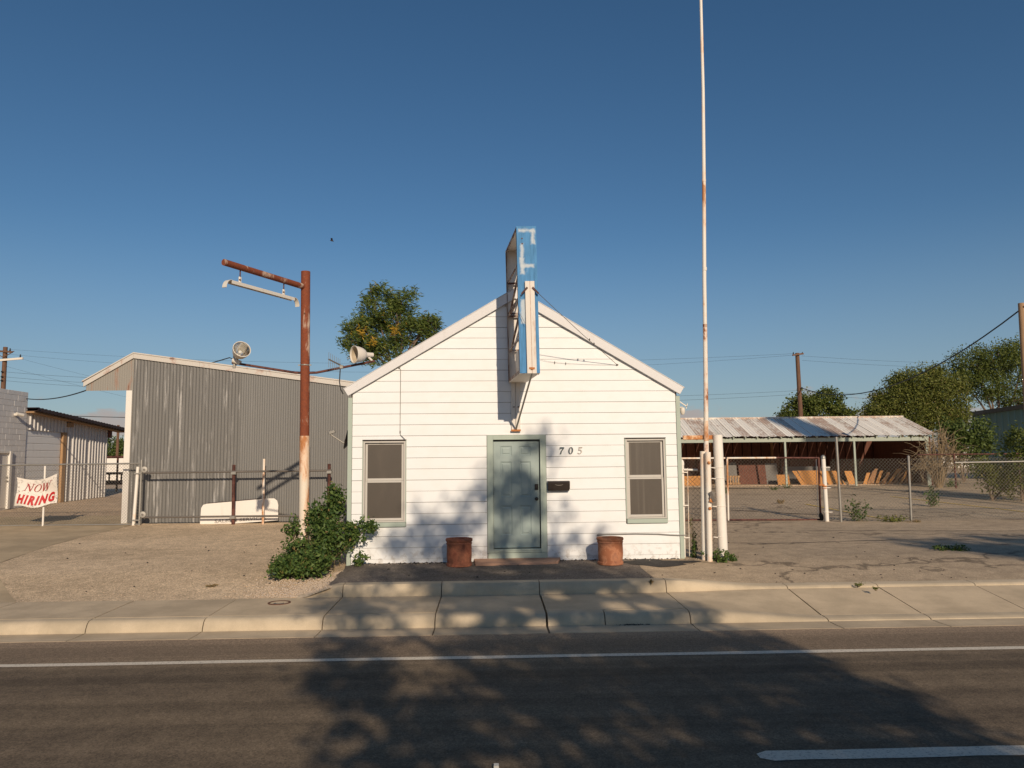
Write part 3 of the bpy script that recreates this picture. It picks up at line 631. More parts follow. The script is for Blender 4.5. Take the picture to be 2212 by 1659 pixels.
# mailbox
mb = thing('mailbox', 'dark brown metal wall mailbox with drop lid beside the door', 'mailbox', (.77, -.02, 1.655), HOUSE)
m = MB(); m.prism([(-.022, 1.655), (-.11, 1.66), (-.135, 1.80), (-.11, 1.825), (-.022, 1.83)], lambda y, z: (.575, y, z), lambda y, z: (.968, y, z)); m.build('body', 'blackm', mb, bevel=.006)
m = MB(); m.prism([(-.114, 1.69), (-.122, 1.69), (-.147, 1.803), (-.12, 1.836), (-.03, 1.842), (-.03, 1.834), (-.115, 1.828), (-.138, 1.80)], lambda y, z: (.568, y, z), lambda y, z: (.975, y, z)); lid = m.build('lid', 'blackm', mb)
m = MB(); m.xz([(.70, 1.775), (.72, 1.765), (.745, 1.758), (.80, 1.758), (.825, 1.765), (.845, 1.775), (.84, 1.781), (.82, 1.772), (.80, 1.767), (.745, 1.767), (.725, 1.772), (.705, 1.781)], -.152, -.13); m.build('handle', 'galv_dark', lid)
# conduit and cables on the front
m = MB(); m.tube([(1.60, -.035, .846), (2.2, -.035, .85), (2.62, -.036, .838), (2.85, -.037, .818), (3.02, -.04, .81), (3.14, -.05, .81), (3.16, .0, .81)], .011, 8)
m.tube([(1.475, -.036, .835), (1.50, -.04, .84), (1.60, -.036, .846)], [.014, .022, .012], 8)
m.build('conduit', 'cablegrey', None, (1.6, -.03, .846), HOUSE, label='grey electrical conduit running low along the white boards to the right corner', cat='conduit')
m = MB(); m.tube([(-2.177, -.03, 3.97), (-2.15, -.028, 3.93), (-2.152, -.028, 3.4), (-2.155, -.028, 2.80), (-2.15, -.03, 2.72), (-2.05, -.055, 2.625)], .006, 6)
m.lathe([(.001, .03), (.02, .025), (.025, 0), (.012, -.02), (.001, -.022)], (-2.177, -.03, 3.975), 10); m.lathe([(.001, .03), (.012, .02), (.012, -.02), (.001, -.03)], (-2.153, -.03, 2.77), 8)
m.build('drop_cable', 'cablegrey', None, (-2.15, -.03, 2.62), HOUSE, label='thin grey cable hanging down the boards to the left window corner', cat='cable')
# step slab
m = MB(); m.add([(-.80, -.02, .445), (.79, -.02, .445), (.70, -.42, .425), (.42, -.50, .418), (-.78, -.50, .418), (-.80, -.02, .2), (.79, -.02, .2), (.68, -.42, .2), (.40, -.50, .2), (-.76, -.50, .2)], [(0, 1, 2, 3, 4), (0, 5, 6, 1), (1, 6, 7, 2), (2, 7, 8, 3), (3, 8, 9, 4), (4, 9, 5, 0)])
m.build('doorstep', 'slab', None, (0, -.25, .36), HOUSE, bevel=.008, label='low reddish concrete doorstep slab in front of the green door', cat='doorstep')
# pots
def pot(x, y, z, h, lab, wob, clay='terra'):
    p = thing('clay_pot', lab, 'pot', (x, y, z), WORLD, 'terracotta pots by the door')
    prof = [(.001, .0), (.205, 0), (.228, .012), (.228, .05), (.214, .062), (.222, .2), (.220, .37), (.224, .385), (.233, .40), (.222, .42), (.224, h - .055), (.236, h - .045), (.242, h - .02), (.236, h), (.218, h), (.208, h - .03), (.2, h - .09)]
    m = MB(); m.lathe(prof, (x, y, z), 36, None, wob); m.build('pot_body', clay, p, smooth=True)
    m = MB(); m.lathe([(.204, h - .085), (.12, h - .07), (.001, h - .065)], (x, y, z), 24, None, wob); m.build('potting_soil', 'soil', p)
pot(-.968, 13.64, .372, .485, 'darker stained terracotta pot left of the door, empty', .008, 'terra_dark')
pot(1.72, 13.66, .372, .475, 'cracked orange terracotta pot right of the door under the conduit', .012)

# ------------------------------------------------------------------ the blue projecting sign
sign = thing('projecting_sign', 'tall empty blue and white sign frame jutting from the gable over the door', 'sign', (.05, 14.1, 2.78))
def SP(x, y, z):                                    # x across, y 0 front .. 1.56 back, z height; slightly skewed and leaning
    return (.268 + x - .130 * y + (6.2 - z) * .014, 12.55 + y, z)
def sbox(x0, x1, y0, y1, z0, z1):
    m = MB(); m.box(x0, x1, y0, y1, z0, z1); m.v = [SP(*v) for v in m.v]; return m
HW = .168; zt_, zb_ = 6.205, 3.68
fp = sbox(-HW, HW, 0, .004, zb_, zt_).build('front_panel', 'blue', sign)
for x0, x1 in ((-HW, -HW + .028), (HW - .05, HW - .036)):
    sbox(x0, x1, -.005, -.0005, zb_ + .02, zt_ - .01).build('panel_seam', 'blue', fp)
for zz in (5.99, 5.90):
    m = MB(); m.lathe([(.001, -.008), (.013, -.006), (.013, 0)], SP(-.075, -.0005, zz), 8, Matrix.Rotation(R(90), 3, 'X').inverted()); m.build('rivet', 'iron', fp)
sbox(-HW, HW, 1.545, 1.55, zb_, zt_).build('back_panel', 'signwhite', sign)
sbox(-HW, HW, .005, 1.544, zt_ - .006, zt_).build('top_panel', 'signwhite', sign)
sbox(-HW, HW, .005, 1.544, zb_, zb_ + .006).build('bottom_panel', 'signwhite', sign)
for sx in (-1, 1):                                  # edge angles round both open faces
    a, b = (sx * HW, sx * (HW - .012)) if sx < 0 else (sx * (HW - .012), sx * HW)
    m = MB()
    for bx in ((a, b, .0055, .07, zb_ + .01, zt_ - .01), (a, b, 1.48, 1.5435, zb_ + .01, zt_ - .05), (a, b, .0705, 1.4795, zt_ - .05, zt_ - .007), (a, b, .0705, 1.4795, zb_ + .007, zb_ + .06)):
        q = sbox(*bx); m.add(q.v, q.f)
    m.build('edge_angle', 'blue' if sx > 0 else 'sign_edge', sign)
for zz in (5.56, 4.98, 4.93, 4.28):                 # cross bars and braces inside
    m = MB(); m.beam(SP(-HW + .02, .07, zz), SP(-HW + .02, 1.48, zz), .02, .03); m.beam(SP(HW - .02, .07, zz), SP(HW - .02, 1.48, zz), .02, .03); m.beam(SP(-HW + .02, 1.47, zz), SP(HW - .02, 1.47, zz), .03, .03)
    m.build('cross_bar', 'sign_edge', sign)
for za, zbb in ((4.97, 5.22), (4.27, 4.52)):
    m = MB(); m.beam(SP(-.12, 1.46, za), SP(-.12, .1, zbb + .25), .03, .04); m.build('brace', 'sign_edge', sign)
m = sbox(-.06, .10, .9, 1.3, 3.72, 4.2); m.build('ballast_box', 'signwhite', sign, bevel=.005)
m = MB(); m.beam(SP(-.08, .5, 5.2), SP(-.08, .5, 4.7), .05, .05); m.build('lamp_holder', 'lampwhite', sign)
for x0, x1 in ((-.052, .027), (.032, .107)):        # pair of white channels up the front
    sbox(x0, x1, -.05, -.0055, 3.67, 5.24).build('mounting_channel', 'signwhite', sign, bevel=.003)
sbox(.0275, .0315, -.044, -.006, 3.68, 5.235).build('channel_seam', 'orange_rust', sign)
for sx, x in ((-1, -.015), (1, .07)):
    m = MB(); m.beam(SP(x, -.06, 5.13), SP(x + sx * .10, -.06, 5.02), .03, .014, (0, 1, 0)); m.build('guy_bracket', 'dkrust', sign)
m = MB(); m.lathe([(.001, -.02), (.022, -.018), (.026, 0)], SP(.0295, -.0505, 3.75), 7, Matrix.Rotation(R(90), 3, 'X').inverted(), .15); m.beam(SP(-.018, -.054, 3.76), SP(.075, -.054, 3.755), .012, .03); m.build('rusted_bolt', 'orange_rust', sign)
for x0, x1 in ((-.088, -.010), (-.003, .078)):      # channels on the wall
    m = MB(); m.box(.07 + x0, .07 + x1, 14.065 + 0, 14.10, 2.775, 3.72)
    m.build('wall_channel', 'signwhite', sign, bevel=.003)
m = MB(); m.box(-.025, .155, 14.035, 14.0645, 2.765, 2.80); m.build('channel_foot', 'orange_rust', sign)
m = MB()
for bx in (.032, .115): m.lathe([(.001, -.02), (.014, -.016), (.014, 0)], (bx, 14.062, 3.22), 8, Matrix.Rotation(R(90), 3, 'X').inverted())
m.build('bolt', 'iron', sign)
m = MB(); m.tube([SP(.035, -.02, 3.69), (.065, 14.05, 2.80)], .017, 10); m.build('support_strut', 'galv', sign, smooth=True)
HPT = lambda u, v, z: tuple(HOUSE @ Vector((u, -v, z)))
a0 = Vector(SP(.17, -.06, 5.02)); a1 = Vector(HPT(1.93, .03, 4.012))
m = MB(); m.tube([a0, a0.lerp(a1, .5) - Vector((0, 0, .02)), a1], .005, 5); m.lathe([(.001, -.03), (.016, 0), (.001, .03)], a0.lerp(a1, .62), 8); m.lathe([(.001, -.03), (.016, 0), (.001, .03)], a0.lerp(a1, .68), 8)
m.lathe([(.001, -.02), (.028, 0), (.001, .02)], a1, 8)
m.build('guy_wire', 'galv_dark', None, tuple(a1), label='taut guy wire from the blue sign down to the right gable boards', cat='wire')
w = [HPT(u, v, z) for u, v, z in ((1.92, .035, 4.01), (1.5, .032, 4.015), (.95, .034, 4.04), (.74, .036, 4.06), (.56, .04, 4.09), (.475, .05, 4.12))]
m = MB(); m.tube(w, .0022, 5); m.lathe([(.001, -.03), (.011, 0), (.001, .03)], w[2], 8); m.lathe([(.001, -.03), (.011, 0), (.001, .03)], w[3], 8)
m.build('loose_wire', 'cablegrey', None, w[0], label='slack grey wire lying across the gable boards right of the sign', cat='wire')
b0 = Vector(SP(.172, .2, 4.3)); m = MB(); m.tube([b0, b0 + Vector((.02, .03, -.3)), b0 + Vector((.015, .04, -.6))], .004, 5); m.lathe([(.001, -.025), (.018, 0), (.001, .025)], b0 + Vector((.015, .04, -.6)), 8)
m.build('hanging_cord', 'cablegrey', None, tuple(b0), label='short cord with a knot dangling from the right edge of the blue sign', cat='cord')
c0 = Vector(SP(-.115, -.06, 5.02)); m = MB(); m.tube([c0, c0 + Vector((-.06, .1, -.12)), c0 + Vector((-.05, .02, -.3)), c0 + Vector((.06, -.02, -.52))], .004, 5)
m.build('loose_wire', 'cablegrey', None, tuple(c0), label='broken guy wire curling on the left front edge of the blue sign', cat='wire')

# ------------------------------------------------------------------ rusty sign pole with arm, lamps
gx, gy = -4.09, 14.85; gz = zw(gx, gy)
pole = thing('sign_pole', 'tall rusty steel pole with projecting arm, its lower third pale painted', 'pole', (gx, gy, gz))
m = MB(); m.tube([(gx + .03, gy, gz - .1), (gx + .005, gy, 2.745)], .0945, 20); m.build('lower_pole', 'cream_rust', pole, smooth=True)
m = MB(); m.tube([(gx + .005, gy, 2.7455), (gx - .03, gy, 6.04)], .0905, 20); m.build('upper_pole', 'rust_post', pole, smooth=True)
m = MB(); m.tube([(gx - .06, gy - .06, 5.72), (-5.02, 12.92, 5.73)], .058, 16); m.build('arm', 'rust_post', pole, smooth=True)
m = MB(); m.tube([(gx - .02, gy, 3.99), (-4.3, gy, 4.00), (-5.55, gy, 4.21)], .024, 10); m.build('lamp_bracket', 'dkrust', pole, smooth=True)
m = MB(); m.tube([(gx + .02, gy, 3.99), (-3.87, gy, 3.995), (-2.72, gy, 4.215)], .024, 10); m.build('lamp_bracket', 'dkrust', pole, smooth=True)
m = MB(); m.lathe([(.094, -.012), (.098, 0), (.094, .012)], (gx - .01, gy, 4.145), 20); m.beam((gx - .14, gy - .02, 4.145), (gx + .12, gy - .02, 4.145), .015, .025); m.build('clamp', 'galv', pole)
m = MB(); m.lathe([(.001, .012), (.018, .01), (.018, 0)], (gx - .01, gy - .088, 5.17), 8, Matrix.Rotation(R(90), 3, 'X')); m.build('bolt', 'iron', pole)
# trough lamp hanging from the arm
ax = Vector((-5.02, 12.92, 5.73)) - Vector((gx - .06, gy - .06, 5.72)); ax.normalize()
lamp = thing('sign_lamp', 'long white trough lamp hung under the rusty arm by two brackets', 'lamp', (-4.6, 13.8, 5.42))
sidev = ax.cross(Vector((0, 0, 1))).normalized()    # to the right seen along the arm
E0 = Vector((-4.955, 13.06, 5.415)); E1 = Vector((-4.272, 14.55, 5.415))
dv = (E1 - E0).normalized(); lat = Vector((0, 0, 1)).cross(dv).normalized()
m = MB()
prof = [(-.045, -.035), (-.045, .012), (-.03, .03), (.03, .03), (.045, .012), (.045, -.035), (.04, -.035), (.04, .01), (.027, .024), (-.027, .024), (-.04, .01), (-.04, -.035)]
k = len(prof); V = [E0 + lat * a + Vector((0, 0, b)) for a, b in prof] + [E1 + lat * a + Vector((0, 0, b)) for a, b in prof]
m.add(V, [(i, (i + 1) % k, k + (i + 1) % k, k + i) for i in range(k)]); m.build('trough', 'lampwhite', lamp)
for E_, sg in ((E0, -1), (E1, 1)):
    m = MB(); P = []
    for a in frange(0, 88, 6): P.append((sg * .13 * math.sin(R(a)), .03 - .16 * (1 - math.cos(R(a)))))
    V = []
    for d, h in P:
        for q in (-.05, .05): V.append(E_ + dv * d + lat * q + Vector((0, 0, h)))
    for d, h in P:
        for q in (-.05, .05): V.append(E_ + dv * d * .94 + lat * q + Vector((0, 0, h - .006)))
    n2 = len(P) * 2
    m.add(V, [(2 * i, 2 * i + 1, 2 * i + 3, 2 * i + 2) for i in range(len(P) - 1)] + [(n2 + 2 * i, n2 + 2 * i + 2, n2 + 2 * i + 3, n2 + 2 * i + 1) for i in range(len(P) - 1)] + [(2 * i + q, 2 * i + 2 + q, n2 + 2 * i + 2 + q, n2 + 2 * i + q) for i in range(len(P) - 1) for q in (0, 1)] + [(n2 - 2, n2 - 1, 2 * n2 - 1, 2 * n2 - 2)])
    m.build('end_cap', 'lampwhite', lamp, smooth=True)
for tpos in ((-4.868, 13.30), (-4.393, 14.325)):
    m = MB(); m.tube([(tpos[0], tpos[1], 5.69), (tpos[0], tpos[1], 5.53)], .012, 8); h_ = m.build('hanger', 'dkrust', lamp)
    m = MB(); c = Vector((tpos[0], tpos[1], 5.50)); m.obox(c, (.03, .055, .12), Matrix((lat, dv, Vector((0, 0, 1)))).transposed()); m.build('hanger_plate', 'lampwhite', lamp, bevel=.008)
    m = MB(); m.lathe([(.001, .03), (.018, .028), (.018, 0)], c, 8, Vector((0, 0, 1)).rotation_difference(Vector((.3, -1, 0))).to_matrix()); m.build('bolt', 'iron', lamp)
# floodlights
def flood(base, aim, lab, inner):
    t = thing('floodlight', lab, 'floodlight', base, WORLD, 'floodlights on the rusty pole'); aim = Vector(aim).normalized(); q = Vector((0, 0, 1)).rotation_difference(aim).to_matrix()
    c = Vector(base)
    m = MB(); m.lathe([(.001, -.30), (.045, -.295), (.05, -.16), (.06, -.13)], c + aim * .16, 18, q); m.build('lamp_neck', 'lampwhite', t, smooth=True)
    m = MB(); m.lathe([(.06, -.135), (.10, -.11), (.135, -.05), (.158, .03), (.166, .10), (.174, .105), (.174, .12), (.162, .12), (.154, .03), (.128, -.045), (.09, -.1), (.05, -.12)], c + aim * .16, 28, q); m.build('lamp_bowl', 'lampwhite', t, smooth=True)
    m = MB(); m.lathe([(.001, -.105), (.05, -.10), (.09, -.085), (.124, -.035), (.150, .035), (.158, .09)], c + aim * .16, 28, q); m.build('reflector', inner, t, smooth=True)
    m = MB(); m.lathe([(.001, .05), (.03, .04), (.045, 0), (.03, -.06), (.02, -.1)], c + aim * .13, 14, q); m.build('bulb', 'lampglass' if inner != 'mirror' else 'ceramic', t, smooth=True)
    return t
f1 = flood((-5.42, 14.80, 4.34), (.45, -.62, .30), 'floodlight with mirror bright bowl on the left arm of the rusty pole', 'mirror')
m = MB(); m.tube([(-5.51, 14.86, 4.10), (-5.51, 14.86, 4.50)], .028, 10); m.lathe([(.03, 0), (.034, .03), (.001, .045)], (-5.51, 14.86, 4.49), 10); m.build('mast', 'galv', f1, smooth=True)
m = MB(); m.tube([(-5.53, 14.84, 4.26), (-5.38, 14.84, 4.20)], .05, 10); m.build('mounting_knuckle', 'lampwhite', f1)
f2 = flood((-2.87, 14.80, 4.335), (-.72, -.60, -.05), 'floodlight with dull cream bowl on the right arm near the white roof', 'lampglass')
m = MB(); m.tube([(-2.88, 14.83, 4.33), (-2.76, 14.86, 4.21)], .022, 8); m.build('mounting_knuckle', 'lampwhite', f2)
# tv aerial
ant = thing('tv_antenna', 'small comb shaped television antenna clamped to the right lamp arm', 'antenna', (-3.40, 14.80, 4.1))
m = MB(); m.beam((-3.58, 14.62, 4.23), (-3.38, 14.83, 4.13), .022, .022); m.build('boom', 'galv_dark', ant)
for i in range(7):
    p = Vector((-3.575, 14.62, 4.228)).lerp(Vector((-3.40, 14.81, 4.14)), i / 6); m = MB(); m.tube([p + Vector((0, 0, .14 - .004 * i)), p - Vector((0, 0, .16))], .004, 5); m.build('antenna_rod', 'galv', ant)
m = MB(); m.obox((-3.37, 14.82, 4.10), (.07, .05, .07), Matrix.Identity(3)); m.build('clamp', 'galv', ant, bevel=.006)
m = MB(); m.tube([(-3.39, 14.80, 4.06), (-3.40, 14.79, 3.8), (-3.375, 14.8, 3.65), (-3.33, 14.82, 3.56)], .011, 6); m.build('antenna_cable', 'cable', ant)
# satellite dish on the left wall
dish = thing('satellite_dish', 'black satellite dish peeking past the left corner of the white house', 'satellite dish', (-3.25, 15.0, 2.72))
q = Vector((0, 0, 1)).rotation_difference(Vector((-.96, -.12, .25)).normalized()).to_matrix()
m = MB(); m.lathe([(.001, -.05), (.1, -.04), (.2, -.01), (.27, .03), (.272, .022), (.2, -.022), (.1, -.052), (.001, -.062)], (-3.26, 15.05, 2.74), 28, q); m.build('reflector', 'blackm', dish, smooth=True)
m = MB(); m.tube([(-3.24, 15.0, 2.56), (-3.36, 14.98, 2.61), (-3.6, 14.96, 2.77)], .012, 8); m.build('feed_arm', 'galv', dish)
m = MB(); m.obox((-3.57, 14.96, 2.82), (.12, .06, .06), Matrix.Rotation(R(-18), 3, 'Y')); m.tube([(-3.62, 14.96, 2.77), (-3.6, 14.96, 2.85)], .03, 8); m.build('feed_horn', 'galv', dish, bevel=.005)

# ------------------------------------------------------------------ corrugated sheet helper
def sheet(name, parent, mat, x0, x1, zbot, ztop, y, pitch, amp, seg=6, flip=None, rib=False):
    """vertical corrugated sheet between x0 and x1; zbot/ztop may be functions; flip maps (x, y, z) to the frame"""
    zb_f = zbot if callable(zbot) else (lambda x: zbot); zt_f = ztop if callable(ztop) else (lambda x: ztop)
    if rib:
        xs = [x0]; x = x0
        pat = [(0, 0), (.60, 0), (.68, 1), (.90, 1), (.98, 0)]
        P = []; k = 0
        while x0 + k * pitch < x1:
            for a, d in pat:
                xx = x0 + (k + a) * pitch
                if xx <= x1: P.append((xx, d * amp))
            k += 1
        P.append((x1, 0))
    else:
        n = max(2, int((x1 - x0) / pitch * seg)); P = [(x0 + (x1 - x0) * i / n, amp * math.sin(2 * math.pi * (x0 + (x1 - x0) * i / n) / pitch)) for i in range(n + 1)]
    V = [(x, y - d, zb_f(x)) for x, d in P] + [(x, y - d, zt_f(x)) for x, d in P]; n = len(P)
    if flip: V = [flip(*v) for v in V]
    m = MB(); m.add(V, [(i, i + 1, n + i + 1, n + i) for i in range(n - 1)]); return m.build(name, mat, parent, smooth=not rib)

# ------------------------------------------------------------------ grey metal building
GY = 22.35
gb = thing('metal_shed', 'large weathered grey corrugated metal building with pale roof flashing, left of the house', 'building', (-9, GY, .43))
gtop = lambda x: lerp(x, [-12.70, -11.28, -4.85, -2], [4.58, 5.42, 4.50, 4.09])
edges = [-11.27, -10.5, -9.72, -8.94, -8.12, -7.45, -6.7, -5.95, -5.2, -4.45, -3.7, -2.9]
for i, (a, b) in enumerate(zip(edges[:-1], edges[1:])):
    sheet('wall_sheet', gb, 'grey_sheet' if i < 4 else 'grey_sheet2', a, b + .05, .36, lambda x: gtop(x) - .02, GY - .003 * (i % 2), .098 if i < 4 else .07, .011 if i < 4 else .008, 8)
sheet('gable_sheet', gb, 'gable_sheet', -12.68, -11.275, 4.40, lambda x: gtop(x) - .02, GY + .002, .07, .003, 6)
for a, b in ((-12.74, -11.28), (-11.28, -9.3), (-9.3, -7.3), (-7.3, -5.2), (-5.2, -2.5)):
    p = [(a, gtop(a) - .06), (b - .004, gtop(b) - .06), (b - .004, gtop(b) + .08), (a, gtop(a) + .08)]
    m = MB(); m.xz(p, GY - .05, GY - .016); m.build('roof_flashing', 'trimmetal', gb)
m = MB()
for a, b in ((-12.78, -11.28), (-11.28, -2)):
    m.xz([(a, gtop(a) + .083), (b, gtop(b) + .083), (b, gtop(b) + .12), (a, gtop(a) + .12)], GY - .07, GY + 18)
m.build('roof', 'trimmetal', gb)
m = MB(); m.box(-11.46, -11.285, GY - .04, GY + .15, .35, 4.395); m.build('white_column', 'whitepaint', gb, bevel=.004)
m = MB(); m.box(-11.25, -2.6, GY + .04, GY + 17.5, .3, 4.0); m.build('inner_wall', 'mortar', gb)
m = MB()
for i in range(40): m.lathe([(.012, 0), (.008, .004), (.001, .006)], (random.uniform(-11.2, -5), GY - .052, 0), 6, None) if False else None
# old sign board leaning on it
bd = thing('sign_board', 'white board with faded SALES & SERVICES lettering leaning against the grey shed', 'sign', (-7.9, 22.12, .45))
p = [(-9.05, .42), (-6.80, .56), (-6.82, 1.00), (-6.86, 1.12), (-6.95, 1.185), (-7.1, 1.185), (-8.9, 1.05), (-9.0, 1.02), (-9.05, .93)]
LE = lambda x, z, d: (x, 22.06 + .12 * (z - .4) - d, z)
m = MB(); m.prism(p, lambda x, z: LE(x, z, -.02), lambda x, z: LE(x, z, 0)); m.build('panel', 'whitepaint', bd)
m = MB(); m.prism([(-8.88, 1.058), (-8.88, 1.075), (-7.2, 1.205), (-7.2, 1.185)], lambda x, z: LE(x, z, -.035), lambda x, z: LE(x, z, .012)); m.build('panel_edge', 'eave_dark', bd)
vs, fs = text_mesh('SALES & SERVICES', .165, 0, .004, 1.05); wmax = max(v[0] for v in vs); kx = .74 / wmax
letters(vs, fs, lambda x, y, d: LE(-7.89 + x * kx, .545 + y * .75 + x * kx * .058, .0006 + d), .004, 'greyprint', bd)
# small debris along its foot is gravel; drop cable to the block building
m = MB()
def sag(p0, p1, dz, n=14): 
    p0, p1 = Vector(p0), Vector(p1); return [p0.lerp(p1, i / n) - Vector((0, 0, dz * 4 * (i / n) * (1 - i / n))) for i in range(n + 1)]
m.tube(sag((-17.7, 27.4, 4.62), (-12.7, 22.4, 4.42), .12), .018, 6)
m.build('power_cable', 'cable', None, (-12.7, 22.4, 4.42), label='thick black cable from the block wall to the grey shed overhang', cat='cable')
m = MB(); m.tube([(-9.1, 22.5, 5.2), (-8.8, 22.45, 5.27), (-8.45, 22.4, 5.36), (-8.3, 22.4, 5.30), (-8.22, 22.4, 5.05)], .016, 6)
m.build('power_cable', 'cable', None, (-8.22, 22.5, 5.05), label='short black cable looping up over the grey roof edge left of the floodlight', cat='cable')

# ------------------------------------------------------------------ chain link
def chain(parent, x0, x1, z0, z1, y, mat, pitch=.085, r=.0033, name='chain_mesh', barbs=True, frm=None):
    """diagonal wires woven in a plane; z0/z1 may be functions of x"""
    f0 = z0 if callable(z0) else (lambda x: z0); f1 = z1 if callable(z1) else (lambda x: z1); za, zc = f0((x0 + x1) / 2), f1((x0 + x1) / 2); H = zc - za
    V = []; F = []
    def wire(xa, zza, xb, zzb, dy):
        d = Vector((xb - xa, 0, zzb - zza)); L = d.length
        if L < .02: return
        d /= L; nn = Vector((-d.z, 0, d.x)); b = len(V)
        for (x, z) in ((xa, zza), (xb, zzb)):
            for k in range(3):
                a = 2.094 * k; p = Vector((x, y + dy, z)) + nn * (r * math.cos(a)) + Vector((0, r * math.sin(a), 0)); V.append(p)
        F.extend([(b, b + 1, b + 4, b + 3), (b + 1, b + 2, b + 5, b + 4), (b + 2, b, b + 3, b + 5)])
    n = int((x1 - x0 + H) / pitch) + 1
    for i in range(n):
        c = x0 - H + i * pitch
        for sgn in (1, -1):
            a, b = c, c + H                                     # rising line x = c .. c+H
            lo, hi = max(a, x0), min(b, x1)
            if hi - lo < .02: continue
            u0, u1 = lo - c, hi - c; k = u1 + (.035 if barbs and u1 > H - .01 else 0)
            if sgn > 0: wire(lo, f0(lo) - za + za + u0, hi + (k - u1), f0(hi) + k, -.004)
            else: wire(x0 + x1 - lo, f0(lo) + u0, x0 + x1 - hi - (k - u1), f0(hi) + k, .004)
    o = arr_obj(name, np.array([tuple(v) for v in V]), np.array(F), mat, parent, kind='stuff'); return o
# left chain-link fence
fy = 21.9
fl = thing('chain_link_fence', 'chain link fence with top rail along the driveway, carrying the banner', 'fence', (-13.5, fy, .46))
chain(fl, -20, -10.78, .47, 2.19, fy + .03, 'wiremesh')
m = MB(); m.tube([(-20, fy, 2.21), (-10.74, fy, 2.235)], .024, 8); m.build('top_rail', 'galv', fl, smooth=True)
m = MB(); m.tube([(-20, fy, .50), (-10.74, fy, .50)], .018, 8); m.build('bottom_rail', 'galv', fl, smooth=True)
for x in (-19.2, -13.48, -16.4): m = MB(); m.tube([(x, fy, .35), (x - .02, fy, 2.19)], .027, 8); m.build('post', 'white_post', fl, smooth=True)
m = MB(); m.tube([(-10.72, fy, .30), (-10.72, fy, 2.34)], .03, 10); m.build('end_post', 'galv', fl, smooth=True)
m = MB(); m.tube([(-10.90, fy + .02, .3), (-10.83, fy + .02, 2.14)], .045, 10); m.build('gate_post', 'white_post', fl, smooth=True)
for z in (.62, 1.95): m = MB(); m.lathe([(.052, -.02), (.058, 0), (.052, .02)], (-10.86, fy + .02, z), 12); m.beam((-10.9, fy - .05, z), (-10.7, fy - .03, z), .03, .03); m.build('clamp', 'galv', fl)
# banner
def BAN(u, w, d=0):                                      # u 0..1 across, w 0..1 up
    tl, tr, bl, br = Vector((-14.22, 1.88)), Vector((-13.05, 1.97)), Vector((-14.27, 1.06)), Vector((-13.08, 1.13))
    p = (bl * (1 - u) + br * u) * (1 - w) + (tl * (1 - u) + tr * u) * w
    p = p + Vector((.05 * math.sin(w * 3.1) * (1 - u) - .0 * u, -.13 * math.sin(u * math.pi) * w - .06 * math.sin(u * 3.0) * (1 - w) + .03 * math.sin(u * 9) * (1 - w)))
    y = fy - .06 - .05 * math.sin(u * 5.5 + w * 2) - .03 * math.sin(w * 6 + u * 3) - .03
    return (p.x, y - d, p.y)
ban = thing('now_hiring_banner', 'crumpled white banner reading NOW HIRING in red, tied to the left fence', 'banner', (-13.65, fy - .06, 1.1))
m = MB(); N, K = 28, 20
m.add([BAN(i / N, j / K) for j in range(K + 1) for i in range(N + 1)], [(j * (N + 1) + i, j * (N + 1) + i + 1, (j + 1) * (N + 1) + i + 1, (j + 1) * (N + 1) + i) for j in range(K) for i in range(N)])
m.build('cloth', 'banner', ban, smooth=True)
def ban_text(body, cu_, cw, width, height, mat, shear, bold):
    vs, fs = text_mesh(body, 1, shear, bold, 1.0 if bold == 0 else 1.28); x0, x1 = min(v[0] for v in vs), max(v[0] for v in vs); y0, y1 = min(v[1] for v in vs), max(v[1] for v in vs)
    def fn(x, y, d):
        u = cu_ + ((x - x0) / (x1 - x0) - .5) * width; w = cw + ((y - y0) / (y1 - y0) - .5) * height; q = BAN(u, w, .02 + d * .5); return q
    letters(vs, fs, fn, .004, mat, ban)
def serif(u, w, width, height):                         # italic letters with thick and thin strokes
    bar = lambda x0, z0, x1, z1, t: [(x0 - t / 2, z0), (x0 + t / 2, z0), (x1 + t / 2, z1), (x1 - t / 2, z1)]
    N_ = [bar(.10, 0, .10, 1, .035), bar(.10, 1, .52, 0, .11), bar(.52, 0, .52, 1.06, .035), bar(.10, -.02, .10, .02, .20), bar(.06, .97, .06, 1.01, .18), bar(.55, 1.03, .55, 1.07, .22)]
    O_ = arc(1.02, .5, .205, .29, .46, .50, 0, 360, 26)
    W_ = [bar(1.45, 1, 1.60, 0, .10), bar(1.60, 0, 1.80, .95, .035), bar(1.78, .95, 1.93, 0, .10), bar(1.93, 0, 2.14, 1.05, .035), bar(1.43, .97, 1.43, 1.01, .22), bar(2.17, 1.02, 2.17, 1.06, .22)]
    for P in (N_, O_, W_):
        m = MB()
        for i, q in enumerate(P):
            f = lambda x, z, d: BAN(u + ((x + .28 * z) / 2.4 - .5) * width, w + (z - .5) * height, .018 + .0008 * i * (len(P) < 10) + d)
            nn = 6; aa = [(q[0][0] + (q[3][0] - q[0][0]) * k / nn, q[0][1] + (q[3][1] - q[0][1]) * k / nn) for k in range(nn + 1)]; bb_ = [(q[1][0] + (q[2][0] - q[1][0]) * k / nn, q[1][1] + (q[2][1] - q[1][1]) * k / nn) for k in range(nn + 1)]
            V = [f(*p, .003) for p in aa + bb_] + [f(*p, 0) for p in aa + bb_]; n1 = nn + 1
            m.add(V, [(k, k + 1, n1 + k + 1, n1 + k) for k in range(nn)] + [(2 * n1 + k, 3 * n1 + k, 3 * n1 + k + 1, 2 * n1 + k + 1) for k in range(nn)])
        m.build('letter', 'darkred', ban)
serif(.50, .70, .68, .27)
ban_text('HIRING', .50, .25, .86, .34, 'red', .10, .05)
